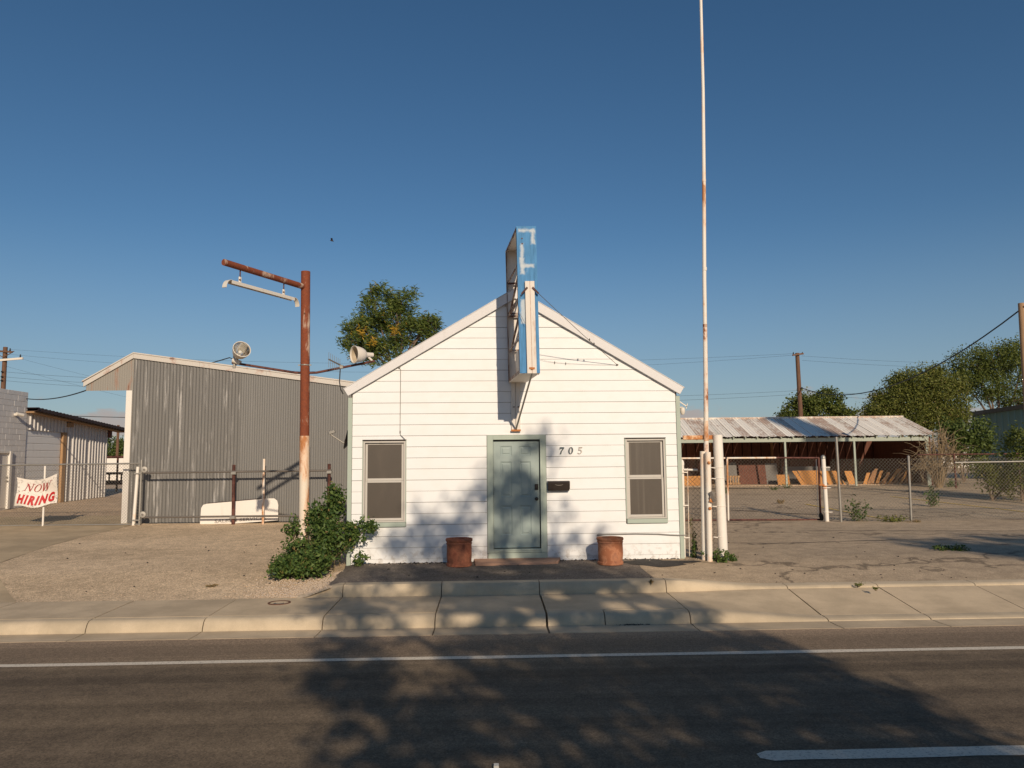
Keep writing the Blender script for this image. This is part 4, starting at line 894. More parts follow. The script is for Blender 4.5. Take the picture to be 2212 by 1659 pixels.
# sliding pipe gate in front of the grey wall
sg = thing('sliding_gate', 'open pipe gate without mesh, two rails on rollers and rusty uprights before the grey shed', 'gate', (-8, fy, .44))
for z in (1.965, .70):
    m = MB(); m.tube([(-10.62, fy - .05, z), (-5.22, fy - .05, z + .015 if z > 1 else z)], .03, 10); m.build('rail', 'galv_dark', sg, smooth=True)
for x in (-8.03, -5.28):
    m = MB(); m.tube([(x, fy, .3), (x - .02, fy, 2.17)], .046, 12); m.build('upright', 'dkrust', sg, smooth=True)
    for z in (1.92, .66): m = MB(); m.box(x - .075, x + .075, fy - .1, fy + .02, z - .03, z + .05); m.build('roller_bracket', 'galv', sg, bevel=.008)
m = MB(); m.tube([(-7.17, fy - .02, .3), (-7.175, fy - .02, 2.33)], .035, 10); m.build('upright', 'white_rust', sg, smooth=True, label='pale rust streaked upright')
for z in (2.06, .78):
    mm_ = Vector((0, 0, 1)).rotation_difference(Vector((.2, -1, 0))).to_matrix()
    m = MB(); m.lathe([(.02, .03), (.085, .025), (.095, .0), (.085, -.02), (.02, -.025)], (-10.60, fy - .06, z), 20, mm_); w = m.build('wheel', 'galv', sg, smooth=True)
    m = MB(); m.lathe([(.001, .04), (.03, .035), (.03, 0)], (-10.60, fy - .06, z), 10, mm_); m.build('hub', 'galv_dark', w)
    m = MB(); m.beam((-10.72, fy - .04, z), (-10.6, fy - .04, z - .07), .03, .04); m.build('roller_bracket', 'galv', sg)

# ------------------------------------------------------------------ left block building and ribbed shed (their sides face the driveway)
LFR = Matrix.Translation((-17.7, 27.5, 0)) @ Matrix.Rotation(math.atan2(1, -.04), 4, 'Z')        # local x runs back along the wall, -y faces the driveway
bb = thing('block_building', 'grey painted concrete block building with white door at the far left', 'building', (0, 0, .72), LFR)
m = MB(); m.box(-9, -.04, .012, 6, .5, 4.80); m.build('wall', 'mortar', bb)
m = MB(); m.box(-.05, -.0, .012, 5.8, .5, 4.80) ; m.build('end_wall', 'block', bb)
bh, bl = .2, .4; zr = .70
first = {}
for r in range(21):
    z = zr + r * bh; h = min(bh, 4.86 - z); off = 0 if r % 2 else -.2
    x = 0
    while x > -3.6:
        ln = .2 if (x == 0 and r % 2) else .4; a, b = x - ln, x; x = a
        if z + h < 2.70 and b > -1.68 and a < -.82:
            if a < -1.68 < b - .03: b = -1.68
            elif a + .03 < -.82 < b: a = -.82
            else: continue
        m = MB(); q = random.uniform(-.003, .003); m.box(a + .0045, b - .0045, q, .0115 + .01, z + .0045, z + h - .0045); m.build('block', 'block', bb, bevel=.004)
dw = MB(); dw.box(-1.56, -.98, -.0, .04, .74, 2.62); do = dw.build('door', 'whitepaint', bb)
m = MB(); m.tube([(-1.03, -.06, 1.67), (-1.08, -.06, 1.67)], .016, 8); m.tube([(-1.04, -.05, 1.80), (-1.04, .0, 1.80)], .022, 8); m.tube([(-1.04, -.05, 1.67), (-1.04, 0, 1.67)], .02, 8); m.build('handle', 'galv', do)
for bx in ((-1.66, -1.565, -.06, .02, .7, 2.70), (-.975, -.85, -.07, .02, .7, 2.70), (-1.5645, -.9755, -.05, .02, 2.63, 2.70)):
    m = MB(); m.box(*bx); m.build('door_frame', 'whitepaint', bb, bevel=.004)
sc_ = thing('security_camera', 'white bullet security camera high on the grey block wall', 'camera', (-.75, -.08, 3.98), LFR)
m = MB(); m.tube([(-.75, .0, 4.0), (-.75, -.1, 4.0)], .05, 12); m.build('mount', 'lampwhite', sc_)
m = MB(); m.tube([(-.83, -.11, 4.02), (-.62, -.22, 3.98)], .062, 14); bdy = m.build('camera_body', 'lampwhite', sc_, smooth=True)
m = MB(); m.tube([(-.625, -.216, 3.981), (-.61, -.225, 3.978)], .042, 12); m.build('lens', 'glassdark', bdy)
rs = thing('ribbed_shed', 'white ribbed metal lean-to with roll-up door and dark overhanging roof edge', 'shed', (3, 0, .76), LFR)
rtop = lambda x: 4.10 - .068 * x
rb_ = lambda x: .72 + .012 * x
sheet('wall_sheet', rs, 'white_sheet', .0, 2.95, lambda x: 3.50 - .012 * x if x < 2.62 else rb_(x), rtop, .0, .235, .05, rib=True)
for a, b in ((2.85, 4.26), (4.26, 6.0)):
    sheet('wall_sheet', rs, 'white_sheet', a if a > 2.9 else 2.955, b, rb_, rtop, .0, .235, .05, rib=True)
m = MB(); m.box(.0, 6, .06, 6, .5, 3.4); m.build('inner_wall', 'mortar', rs)
rd = MB(); rd.box(.04, 2.32, .048, .0595, .68, 3.52); rdo = rd.build('roll_door', 'rolldoor', rs)
for k in range(11):
    z = .70 + k * .256; m = MB(); m.prism([(.047, z + .004), (.030, z + .02), (.030, z + .235), (.047, z + .25)], lambda y, zz: (.045, y, zz), lambda y, zz: (2.315, y, zz)); m.build('door_slat', 'rolldoor', rdo)
m = MB(); m.box(2.36, 2.62, -.05, .06, .68, 3.49); m.build('timber_post', 'wood', rs, bevel=.006)
m = MB(); m.box(2.62, 2.95, -.12, .0, rtop(2.8) - .20, rtop(2.8) - .04); m.build('timber_beam', 'wood', rs)
m = MB(); m.box(5.9, 6.06, -.16, .05, rtop(6) - .32, rtop(6) - .03); m.build('timber_beam', 'darkwood', rs)
p = [(-.1, rtop(-.1) + .0), (6.9, rtop(6.9) + .0), (6.9, rtop(6.9) + .05), (-.1, rtop(-.1) + .05)]
m = MB(); m.xz(p, -.30, -.0); m.build('rafter_board', 'wood', rs)
n_ = 29; V = []
for i in range(n_ * 4 + 1):
    x = -.1 + 7.0 * i / (n_ * 4); d = .035 if (i % 4) in (1, 2) else 0
    for y in (-.42, 6): V += [(x, y, rtop(x) + .055 + d), (x, y, rtop(x) + .17 + d)]
F = []
for i in range(n_ * 4):
    a = i * 4; b = a + 4; F += [(a, b, b + 1, a + 1), (a + 1, b + 1, b + 3, a + 3), (a, a + 2, b + 2, b)]
m = MB(); m.add(V, F); m.build('roof', 'eave_dark', rs)
# clutter beyond the driveway
m = MB(); m.box(-45, -24, 60, 60.4, .3, 2.75)
m.build('white_wall', 'whitepaint', None, (-32, 60, .5), label='low white wall far down the driveway between the sheds', cat='wall')
rk = thing('pipe_rack', 'dark steel rack of pipes at the end of the driveway', 'rack', (-19.6, 37.5, .9))
for z in (2.55, 1.75, 1.35, 1.25):
    m = MB(); m.tube([(-21.5, 37.5, z), (-17, 37.5, z)], .06, 8); m.build('bar', 'dkrust', rk)
for x in (-20.4, -19.55, -18.6): m = MB(); m.tube([(x, 37.52, .7), (x, 37.52, 2.6)], .05, 8); m.build('upright', 'dkrust', rk)
for x in (-20.2, -19.9, -19.3): m = MB(); m.beam((x, 37.45, 1.4), (x, 37.45, 1.78), .06, .06); m.build('spacer', 'eave_dark', rk)

# ------------------------------------------------------------------ foliage helpers
def unit(n):
    v = RNG.normal(size=(n, 3)); return v / np.linalg.norm(v, axis=1)[:, None]
def leaves(P, L, W, bias=(0, 0, 0), bw=0., fold=.25, jit=.3):
    """one pointed folded leaf at each point of P"""
    n = len(P); d = unit(n) + np.array(bias) * bw; d /= np.linalg.norm(d, axis=1)[:, None]
    s = np.cross(d, unit(n)); s /= np.linalg.norm(s, axis=1)[:, None] + 1e-9; nn = np.cross(d, s)
    ln = (L * (1 + jit * RNG.uniform(-1, 1, n)))[:, None]; w = ln * (W / L)
    b = P - d * ln * .5; t = P + d * ln * .5; m_ = P - d * ln * .05
    V = np.stack([b, m_ + s * w * .5 + nn * w * fold, t, m_ - s * w * .5 + nn * w * fold], 1).reshape(-1, 3)
    i = np.arange(n)[:, None] * 4; F = np.concatenate([i + np.array([[0, 1, 2]]), i + np.array([[0, 2, 3]])], 0); return V, F
def blobs(bl, per, clump, size, shell=.55, flat=1.0):
    """points in clumps spread through ellipsoids (cx,cy,cz,rx,ry,rz,weight)"""
    out = []
    for (cx, cy, cz, rx, ry, rz, wt) in bl:
        n = int(per * wt); u = unit(n) * (RNG.uniform(shell, 1, n) ** .6)[:, None]; c = np.array([cx, cy, cz]) + u * np.array([rx, ry, rz])
        k = np.repeat(c, clump, 0); g = RNG.normal(size=k.shape) * size; g[:, 2] *= flat; out.append(k + g)
    return np.concatenate(out)
def tree(name, label, base, trunk, blist, leafmat, per, clump, size, L, W, bias=(0, 0, 0), bw=0, group=None, shell=.5, tr=.16, extra=None, bark='bark', fl=1.0):
    t = thing(name, label, 'tree', base, WORLD, group)
    m = MB(); bx, by, bz = base; pts = [Vector(base) - Vector((0, 0, .15))] + [Vector(p) for p in trunk]; k = len(pts)
    m.tube(pts, [tr * (1 - .65 * i / (k - 1)) for i in range(k)], 9)
    for (cx, cy, cz, rx, ry, rz, wt) in blist:
        o = pts[-1].lerp(pts[max(1, k - 2)], random.uniform(0, 1)); e = Vector((cx, cy, cz)); mid = o.lerp(e, .5) + Vector((random.uniform(-.2, .2), random.uniform(-.2, .2), .15))
        m.tube([o, mid, e], [tr * .35, tr * .22, tr * .07], 6)
        for q in range(5):
            dd = Vector(unit(1)[0]); f = e + Vector((dd.x * rx, dd.y * ry, dd.z * rz)) * .85; m.tube([mid.lerp(e, random.uniform(.2, 1)), e.lerp(f, .5) + Vector((0, 0, .1)), f], [tr * .13, tr * .09, tr * .03], 5)
    m.build('trunk', bark, t, smooth=True)
    V, F = leaves(blobs(blist, per, clump, size, shell, fl), L, W, bias, bw); arr_obj('crown', V, F, leafmat, t)
    if extra:
        V, F = leaves(blobs(extra[0], extra[1], clump, size * .8, shell), L, W, bias, bw); arr_obj('yellow_foliage', V, F, extra[2], t)
    return t
# tree behind the house, wind-blown
by = 24
tree('locust_tree', 'wind blown feathery green tree with yellow patches rising behind the white roof', (-3.35, by, .5), [(-3.3, by, 2.5), (-3.5, by, 4.2), (-3.6, by, 5.2)],
     [(-4.15, by, 7.15, .75, .7, .72, 1.0), (-3.55, by, 7.45, .55, .6, .5, .6), (-4.75, by, 6.55, .6, .6, .42, .55), (-4.3, by, 6.2, .95, .9, .6, 1.2), (-3.2, by, 6.35, .8, .9, .6, 1.0), (-2.72, by, 6.5, .5, .6, .32, .45),
      (-3.6, by, 5.65, 1.2, .9, .55, 1.1), (-4.7, by, 5.75, .5, .6, .4, .4), (-3.7, by, 6.85, .6, .7, .5, .7), (-4.5, by, 7.6, .35, .4, .25, .25), (-5.1, by, 6.05, .42, .4, .24, .45), (-5.2, by, 6.5, .25, .3, .18, .2), (-2.55, by, 6.65, .35, .4, .2, .3)],
     'leaf_feather', 36, 44, .10, .16, .034, (.9, 0, -.25), 1.2, shell=.35, tr=.13,
     extra=([(-4.4, by - .75, 5.85, .2, .2, .12, .3), (-3.5, by - .75, 6.25, .18, .2, .12, .3), (-4.75, by - .7, 6.25, .15, .2, .1, .3)], 4, 'leaf_yellow'))
# trees at the right
def far(bl, y0, y1):                                # the same crowns, set further off at their true size
    k = y1 / y0; return [(a * k, y1 + (b - y0) * k, 2.25 + (c - 2.25) * k, d * k, e * k, f * k, w) for a, b, c, d, e, f, w in bl]
tree('elm_tree', 'broad olive green tree behind the open shed end, left of the taller one', (23.0, 44, .9), [(23.1, 44, 2.0), (23.6, 44, 3.4)],
     far([(25.6, 47, 6.4, 1.9, 1.6, 1.3, 1.5), (24.4, 47, 5.6, 1.6, 1.5, 1.2, 1.1), (27.0, 47, 5.4, 1.6, 1.5, 1.6, 1.2), (23.2, 47, 5.0, 1.2, 1.2, .7, .5), (26.0, 46.4, 4.4, 2.2, 1.2, 1.0, 1.0), (22.5, 47, 4.75, .7, .8, .4, .25), (24.1, 47, 6.75, .5, .5, .35, .2), (26.6, 47, 7.35, .5, .5, .4, .2), (23.0, 47, 5.75, .5, .5, .3, .15), (27.9, 47, 6.5, .5, .5, .45, .2)], 47, 44),
     'leaf_olive', 190, 34, .2, .15, .06, (0, 0, -.6), .6, shell=.25, tr=.3)
tree('pecan_tree', 'tallest dark green tree at the right edge above the teal building', (34.0, 53, .95), [(34.0, 53, 3.2), (34.4, 53, 5.5)],
     far([(25.2, 41, 7.2, 1.2, 1.2, 1.0, .8), (26.6, 41, 7.4, 1.5, 1.3, 1.0, 1.1), (24.6, 41, 6.3, 1.0, 1.1, .7, .5), (26.0, 41, 6.0, 1.4, 1.2, .9, .9), (28.0, 41, 7.3, 1.6, 1.3, 1.4, 1.2), (27.6, 41, 5.4, 1.5, 1.2, .8, .8), (29.5, 41, 6.5, 1.6, 1.3, 1.6, 1.0)], 41, 53),
     'leaf_mid', 130, 34, .2, .14, .08, (0, 0, -.3), .3, shell=.3, tr=.28)
tree('round_tree', 'rounded dark green tree far behind the rusted shed roof by the utility pole', (24.2, 60, .9), [(24.2, 60, 3.0), (24.2, 60, 4.2)],
     [(23.4, 60, 6.4, 1.3, 1.3, .9, 1), (25.1, 60, 6.5, 1.2, 1.3, 1.05, 1), (22.3, 60, 5.8, .9, 1, .8, .6), (24.4, 60, 5.5, 1.9, 1.3, .9, 1), (27.0, 60, 5.4, .6, .6, .45, .25), (26.0, 60, 5.6, .7, .8, .8, .4), (21.6, 60, 5.3, .5, .6, .4, .25)],
     'leaf_mid', 75, 26, .2, .2, .13, (0, 0, 0), 0, shell=.35, tr=.25)
tree('round_tree', 'small dark treetop showing just over the left end of the rusted shed roof', (11.2, 62, .9), [(11.2, 62, 3.0), (11.2, 62, 4.0)],
     [(11.0, 62, 5.0, 1.2, 1, .6, 1), (12.6, 62, 4.9, .9, .8, .5, .6)], 'leaf_dark', 50, 24, .2, .2, .13, group=None, tr=.2)
tree('round_tree', 'dark green tree down the driveway beyond the low white wall', (-31.6, 66, .9), [(-31.6, 66, 2.0), (-31.6, 66, 3.0)],
     [(-32.6, 66, 3.7, 1.5, 1.2, 1.2, 1), (-34.8, 66, 3.4, 1.6, 1.2, .9, 1), (-30.5, 66, 3.6, 1.4, 1.2, 1.2, 1), (-33.2, 64.8, 3.0, 2.0, .6, .7, .8)], 'leaf_dark', 70, 24, .22, .22, .14, tr=.2)
# trees across the street, behind the camera: they throw the big shadow on the road and the front
LV = np.array([-.262, 1, -.452])
HOLES = [(5.6, 5.75, .45, .03), (6.2, 5.4, .6, .03), (5.9, 5.95, .3, .02), (6.5, 5.75, .4, .025), (2.35, 6.0, .12, .08), (2.85, 5.5, .14, .06), (1.85, 5.62, .1, .06), (6.7, 6.1, .35, .03), (2.9, 5.12, .14, .05), (6.3, 6.6, .4, .03), (5.0, 5.35, .4, .03), (1.6, 6.75, .12, .05), (4.4, 7.5, .12, .08)] + [(random.uniform(1.4, 3.4), random.uniform(4.9, 7.2), random.uniform(.04, .11), random.uniform(.03, .07)) for _ in range(26)] + [(random.uniform(2.6, 7), random.uniform(7.2, 11.2), random.uniform(.1, .28), random.uniform(.06, .16)) for _ in range(30)]
def caster(name, label, base, zones, L, W, trunk, limbs, tr):
    t = thing(name, label, 'tree', base)
    m = MB(); pts = [Vector(base) - Vector((0, 0, .2))] + [Vector(p) for p in trunk]; m.tube(pts, [tr * (1 - .5 * i / len(pts)) for i in range(len(pts))], 12)
    for lm in limbs: m.tube([Vector(p) for p in lm], [tr * .5 * (1 - .75 * i / (len(lm) - 1)) for i in range(len(lm))], 8)
    m.build('trunk', 'bark', t, smooth=True)
    Vs = []; Fs = []; o = 0
    for (x, z, rx, rz, clumps, per, size) in zones:
        a = RNG.uniform(0, 2 * np.pi, clumps); r = np.sqrt(RNG.uniform(0, 1, clumps)); cx = x + rx * r * np.cos(a); cz_ = z + rz * r * np.sin(a)
        dep = RNG.uniform(-1, 1, clumps) * 1.9 * np.sqrt(np.clip(1 - .6 * r * r, .1, 1))
        C_ = np.stack([cx, np.full(clumps, -5.5), cz_], 1) + dep[:, None] * LV; P = np.repeat(C_, per, 0) + RNG.normal(size=(clumps * per, 3)) * size
        for (hx, hz, hrx, hrz) in HOLES:
            k = (P[:, 1] + 5.5); px_, pz_ = P[:, 0] - LV[0] * k, P[:, 2] - LV[2] * k
            P = P[((px_ - hx) / hrx) ** 2 + ((pz_ - hz) / hrz) ** 2 > 1]
        V, F = leaves(P, L, W); Vs.append(V); Fs.append(F + o); o += len(V)
    arr_obj('crown', np.concatenate(Vs), np.concatenate(Fs), 'leaf_mid', t)
caster('street_tree', 'large leafy tree across the street behind the viewer', (4.6, -5.5, .1),
       [(5.0, 6.2, 1.9, 2.6, 430, 32, .2), (5.15, 10.1, .5, .8, 14, 24, .12), (4.8, 8.2, 1.8, .9, 70, 30, .2), (2.1, 7.4, .65, .9, 26, 26, .14), (1.85, 6.2, .45, .45, 30, 26, .12), (2.3, 5.3, .7, .5, 34, 24, .13), (3.2, 5.6, .8, .5, 30, 24, .14), (6.6, 6.6, .55, 1.5, 34, 24, .16), (5, 4, 2.6, 1.2, 90, 30, .2),
        (3.6, 9.5, .9, .5, 21, 24, .13), (4.2, 10.1, .5, .6, 13, 22, .12), (4.65, 10.7, .25, .4, 4, 22, .10), (5.45, 9.9, .75, 1.0, 21, 24, .13), (6.3, 9.5, .8, .4, 13, 22, .12), (5.7, 11.3, .35, .35, 6, 20, .11), (3.3, 10.0, .3, .3, 5, 20, .12), (2.9, 8.4, .8, .5, 14, 24, .15), (6.4, 8.4, .6, .4, 8, 22, .14)],
       .145, .09, [(4.6, -5.5, 2), (4.7, -5.5, 4), (4.8, -5.5, 6)], [[(4.7, -5.5, 3.4), (3.8, -5.6, 5), (3, -5.5, 6.6), (2.4, -5.4, 7.6)], [(4.75, -5.5, 4), (5.6, -5.4, 6), (6.1, -5.5, 8), (5.9, -5.5, 10)], [(4.8, -5.5, 5.5), (4.9, -5.3, 8), (5.0, -5.4, 10.6)]], .26)
caster('street_tree', 'second tree across the street behind the viewer, further right', (18.0, -5.5, .1),
       [(17.4, 9.3, 3.0, 1.4, 150, 30, .22), (18.0, 8.0, 3.2, 2.2, 130, 30, .25), (15.0, 9.9, 1.1, .7, 40, 28, .2), (19.5, 9.5, 2.4, 1.3, 70, 30, .22)],
       .17, .11, [(18, -5.5, 2.2), (17.9, -5.5, 4.5), (17.8, -5.5, 7)], [[(17.9, -5.5, 4.5), (16.4, -5.5, 8), (15, -5.5, 9.8)], [(17.8, -5.5, 6), (19.5, -5.5, 9)]], .28)
py_ = thing('roof_shade_panel', 'blank panel on a tall pylon, added unseen behind the viewer to shade the shed roof', 'sign', (24.9, -5.5, .1))  # added out of view, casts the band of shade on the shed roof
m = MB(); m.tube([(24.9, -5.5, .0), (24.9, -5.5, 20.8)], .09, 10); m.build('pylon', 'galv', py_)
m = MB(); m.box(24.05, 25.75, -5.6, -5.4, 20.8, 24.6); m.build('shade_box', 'whitepaint', py_, bevel=.02)

# ------------------------------------------------------------------ weed bush at the left corner
def weed_points(cols):
    return np.concatenate([np.array([x, y, z]) + RNG.normal(size=(n, 3)) * np.array([sx, sy, sz]) for x, y, z, sx, sy, sz, n in cols])
bush = thing('weed_bush', 'dense dark green weeds swallowing the foot of the rusty pole beside the house corner', 'bush', (-3.6, 13.6, .33))
def gauss_clumps(bl, per, clump, size):
    P = []
    for (x, y, z, rx, ry, rz, wt) in bl:
        n = max(1, int(per * wt)); u = unit(n) * (RNG.uniform(0, 1, n) ** .45)[:, None]; P.append(np.repeat(np.array([x, y, z]) + u * np.array([rx, ry, rz]), clump, 0) + RNG.normal(size=(n * clump, 3)) * size)
    P = np.concatenate(P); g = np.array([zw(p[0], p[1]) for p in P[:, :2]]) + .015; P[:, 2] = np.maximum(P[:, 2], g + np.abs(RNG.normal(size=len(P)) * .02)); return P
BL = [(-3.42, 13.75, .75, .36, .45, .42, 1.3), (-3.40, 14.0, 1.15, .30, .35, .38, 1.0), (-3.27, 13.95, 1.55, .17, .2, .24, .55), (-3.66, 14.0, 1.2, .16, .25, .3, .45), (-3.82, 13.6, .58, .35, .4, .28, .8), (-3.88, 13.2, .45, .3, .35, .14, .6), (-4.0, 13.05, .45, .22, .25, .12, .3), (-3.55, 13.15, .48, .42, .35, .18, .8), (-3.35, 13.05, .55, .25, .25, .2, .5), (-3.2, 13.5, .9, .12, .25, .3, .3), (-3.95, 13.75, .95, .12, .2, .35, .25)]
V, F = leaves(gauss_clumps(BL, 72, 17, .055), .08, .038, (0, -.3, .1), .5); arr_obj('foliage', V, F, 'leaf_weed', bush)
BL2 = [(-2.92, 13.72, 1.0, .2, .1, .2, 1), (-2.66, 13.70, 1.08, .22, .08, .13, .9), (-2.98, 13.75, .75, .12, .1, .15, .5), (-2.85, 13.7, .9, .25, .08, .12, .5), (-2.5, 13.7, 1.05, .08, .06, .1, .3)]
V, F = leaves(gauss_clumps(BL2, 34, 8, .045), .07, .036, (.4, -.2, -.4), .6); arr_obj('side_branch', V, F, 'leaf_weed', bush)
m = MB()
for i in range(26):
    x, y = random.gauss(-3.5, .16), random.gauss(13.75, .2); z = zw(x, y); h = random.uniform(.3, .65); m.tube([(x, y, z - .05), (x + random.uniform(-.1, .1), y, z + h * .5), (x + random.uniform(-.25, .25), y - .05, z + h)], [.012, .008, .003], 5)
m.tube([(-3.25, 13.8, .5), (-3.0, 13.74, .72), (-2.75, 13.72, .95), (-2.5, 13.7, 1.08)], [.012, .01, .007, .003], 5); m.tube([(-3.1, 13.76, .66), (-2.85, 13.72, .82), (-2.65, 13.7, .8)], [.008, .006, .003], 5)
m.build('stems', 'green_stem', bush)
def weed(name, label, x, y, h, r, n, mat='leaf_weed', L=.07, W=.032, group=None, cat='weed', tall=False):
    z = zw(x, y); t = thing(name, label, cat, (x, y, z), WORLD, group)
    m = MB(); tips = []
    for i in range(max(4, n // 22)):
        a = random.uniform(0, 6.28); q = random.uniform(.1, 1) * r; hh = h * random.uniform(.55, 1) * (1 - .35 * q / r)
        e = Vector((x + math.cos(a) * q, y + math.sin(a) * q * .7, z + hh)); s_ = Vector((x + math.cos(a) * q * .25, y + math.sin(a) * q * .2, z - .02)); m.tube([s_, s_.lerp(e, .5) + Vector((0, 0, hh * .12)), e], [.006, .004, .002], 4); tips.append((s_, e))
    m.build('stem', 'green_stem', t)
    P = []
    for i in range(n):
        s_, e = random.choice(tips); p = s_.lerp(e, random.uniform(.15, 1.05)); P.append((p.x + random.gauss(0, r * .12), p.y + random.gauss(0, r * .12), max(z + .015, p.z + random.gauss(0, h * .06))))
    V, F = leaves(np.array(P), L, W, (0, 0, .3), .4); arr_obj('foliage', V, F, mat, t); return t
weed('weed', 'small leafy weed at the bottom left corner of the white boards', -2.80, 13.70, .30, .26, 110, L=.075, W=.04)
weed('weed', 'green weed at the foot of the twin bollards, left of the fat white post', 3.64, 14.0, .25, .30, 150)
weed('weed', 'green weed between bollard and fat white post', 3.78, 13.85, .26, .16, 110)
weed('weed', 'low weed at the right foot of the fat white post', 3.98, 13.98, .14, .13, 80)
weed('weed', 'straggly yellowing weed beside the house corner behind the white post', 3.40, 14.45, .95, .14, 90, 'leaf_olive', .05, .02)
weed('weed', 'small weed at the house corner under the straggly one', 3.38, 14.35, .40, .14, 90)
weed('weed', 'upright weed clump against the tall galvanised fence post', 9.75, 21.5, .82, .42, 260, L=.09, W=.045)
weed('weed', 'low green mat of weeds trailing right of the tall fence post', 10.5, 21.2, .22, .55, 200, 'leaf_olive')
weed('weed', 'spiky weed standing alone in the parking lot near a yellow line', 14.0, 25.5, .75, .40, 220, L=.10, W=.04)
weed('weed', 'flat green weed in the tree shadow on the right lot', 8.60, 15.05, .14, .38, 240, L=.06)
weed('weed', 'small dark weed near the far fence shadow line', 19.6, 34.0, .4, .4, 120, L=.1, W=.05)
for x, y, h, lab in ((12.2, 34.0, .25, 'low weed on the lot in front of the shed, seen through the gate'), (11.3, 33.0, .2, 'tiny weed left of another on the lot before the shed'), (8.75, 31.5, .25, 'small weed at the left edge of the gate on the lot'), (9.5, 27.0, .18, 'dry yellow tuft low on the lot behind the gate')):
    weed('weed', lab, x, y, h, .28, 90, 'leaf_weed' if 'dry' not in lab else 'leaf_dry')
for x, y, lab in ((5.35, 12.0, 'tiny weed at the lot edge behind the right sidewalk'), (5.45, 11.62, 'little tuft growing in a right sidewalk joint'), (2.12, 11.95, 'dry tuft in the cracked back kerb joint')):
    weed('weed', lab, x, y, .05, .10, 45, 'leaf_dry' if 'dry' in lab else 'leaf_olive', .04, .016)
weed('weed', 'dry grass tuft on the gravel near the sidewalk', -4.9, 12.7, .05, .22, 70, 'leaf_dry', .05, .01)
weed('weed', 'dry grass at the base of the right fence post', 11.1, 21.0, .08, .4, 120, 'leaf_dry', .07, .012)

# ------------------------------------------------------------------ right posts and gate
def post(name, label, cat, pts, r, mat, n=16, dome=False, group=None, parts=()):
    t = thing(name, label, cat, (pts[0][0], pts[0][1], zw(pts[0][0], pts[0][1])), WORLD, group); m = MB(); q = [Vector(p) for p in pts]
    m.tube(q, r, n); m.build('shaft', mat, t, smooth=True)
    if dome:
        e = q[-1]; rr = r if not isinstance(r, list) else r[-1]; m = MB(); m.lathe([(rr * 1.12, -.03), (rr * 1.12, .02), (rr * .9, .05), (rr * .5, .075), (.001, .085)], e, n); m.build('cap', dome, t, smooth=True)
    return t
fat = post('gate_post', 'fat white painted pipe post, tallest of the white posts by the house', 'post', [(3.86, 14.15, .3), (3.84, 14.16, 2.66)], .088, 'white_post', 24)
m = MB(); m.lathe([(.089, -.01), (.089, 0), (.06, .012), (.001, .014)], (3.84, 14.16, 2.66), 24); m.build('cap', 'white_post', fat, smooth=True)
for z in (.79, 1.35, 1.86, 2.06):
    m = MB(); m.lathe([(.0885, -.012), (.094, 0), (.0885, .012)], (3.86 - .008 * z, 14.155, z), 20); m.beam((3.76, 14.1, z - .01), (3.68, 14.1, z), .02, .014); m.build('band', 'white_post', fat)
b1 = post('bollard', 'front white bollard with rust bolts, right of the pair at the flagpole', 'bollard', [(3.565, 13.98, .30), (3.60, 13.98, 2.33)], .052, 'white_rust', 16)
m = MB(); m.lathe([(.053, -.004), (.05, .012), (.001, .02)], (3.60, 13.98, 2.33), 8); m.build('cap', 'white_rust', b1)
for z in (2.15, 1.32):
    m = MB(); m.lathe([(.03, 0), (.03, .02), (.016, .03), (.001, .032)], (3.60 - .015 * (2.2 - z), 13.93, z), 8, Matrix.Rotation(R(90), 3, 'X')); m.build('bolt', 'orange_rust', b1)
m = MB(); m.beam((3.60, 13.9, 1.62), (3.66, 13.88, 1.45), .05, .05); m.obox((3.63, 13.9, 1.56), (.07, .05, .13), Matrix.Rotation(R(20), 3, 'Y')); m.build('latch', 'galv_dark', b1)
m = MB(); m.obox((3.615, 13.91, 1.47), (.07, .06, .07), Matrix.Rotation(R(20), 3, 'Y')); m.build('latch_keeper', 'orange_rust', b1)
b2 = post('bollard', 'rear white bollard, left of the pair at the flagpole', 'bollard', [(3.50, 14.10, .30), (3.535, 14.10, 2.36)], .05, 'white_rust', 16)
fpole = thing('flagpole', 'very tall thin white flagpole streaked with rust rising beyond the picture top', 'flagpole', (3.605, 14.14, .4))
m = MB(); m.tube([(3.60, 14.14, .4), (3.605, 14.14, 1.2), (3.615, 14.14, 2.4), (3.655, 14.14, 3.9), (3.672, 14.14, 4.75)], [.045, .045, .045, .042, .0405], 14); m.build('lower_shaft', 'spot_rust', fpole, smooth=True)
m = MB(); m.tube([(3.6175, 14.14, 2.55), (3.626, 14.14, 2.93)], .0462, 14); m.build('rusted_sleeve', 'cream_rust', fpole, smooth=True)
m = MB(); m.tube([(3.672, 14.14, 4.70), (3.6725, 14.14, 4.76)], .0425, 12); m.build('joint_ring', 'rust_post', fpole, smooth=True)
m = MB(); m.tube([(3.672, 14.14, 4.752), (3.69, 14.14, 5.6), (3.75, 14.14, 7.5), (3.80, 14.14, 9.4), (3.835, 14.14, 12.5)], [.039, .038, .036, .031, .026], 14); m.build('upper_shaft', 'white_rust', fpole, smooth=True)
m = MB(); m.tube([(3.70, 14.14, 5.8), (3.705, 14.14, 5.86)], .044, 12); m.tube([(3.75, 14.14, 7.55), (3.752, 14.14, 7.6)], .04, 12); m.build('joint_ring', 'white_rust', fpole)
wp = post('fence_post', 'slim white peeling post right at the house corner', 'post', [(3.20, 14.45, .3), (3.225, 14.45, 2.13)], .034, 'white_post', 12, 'white_post')
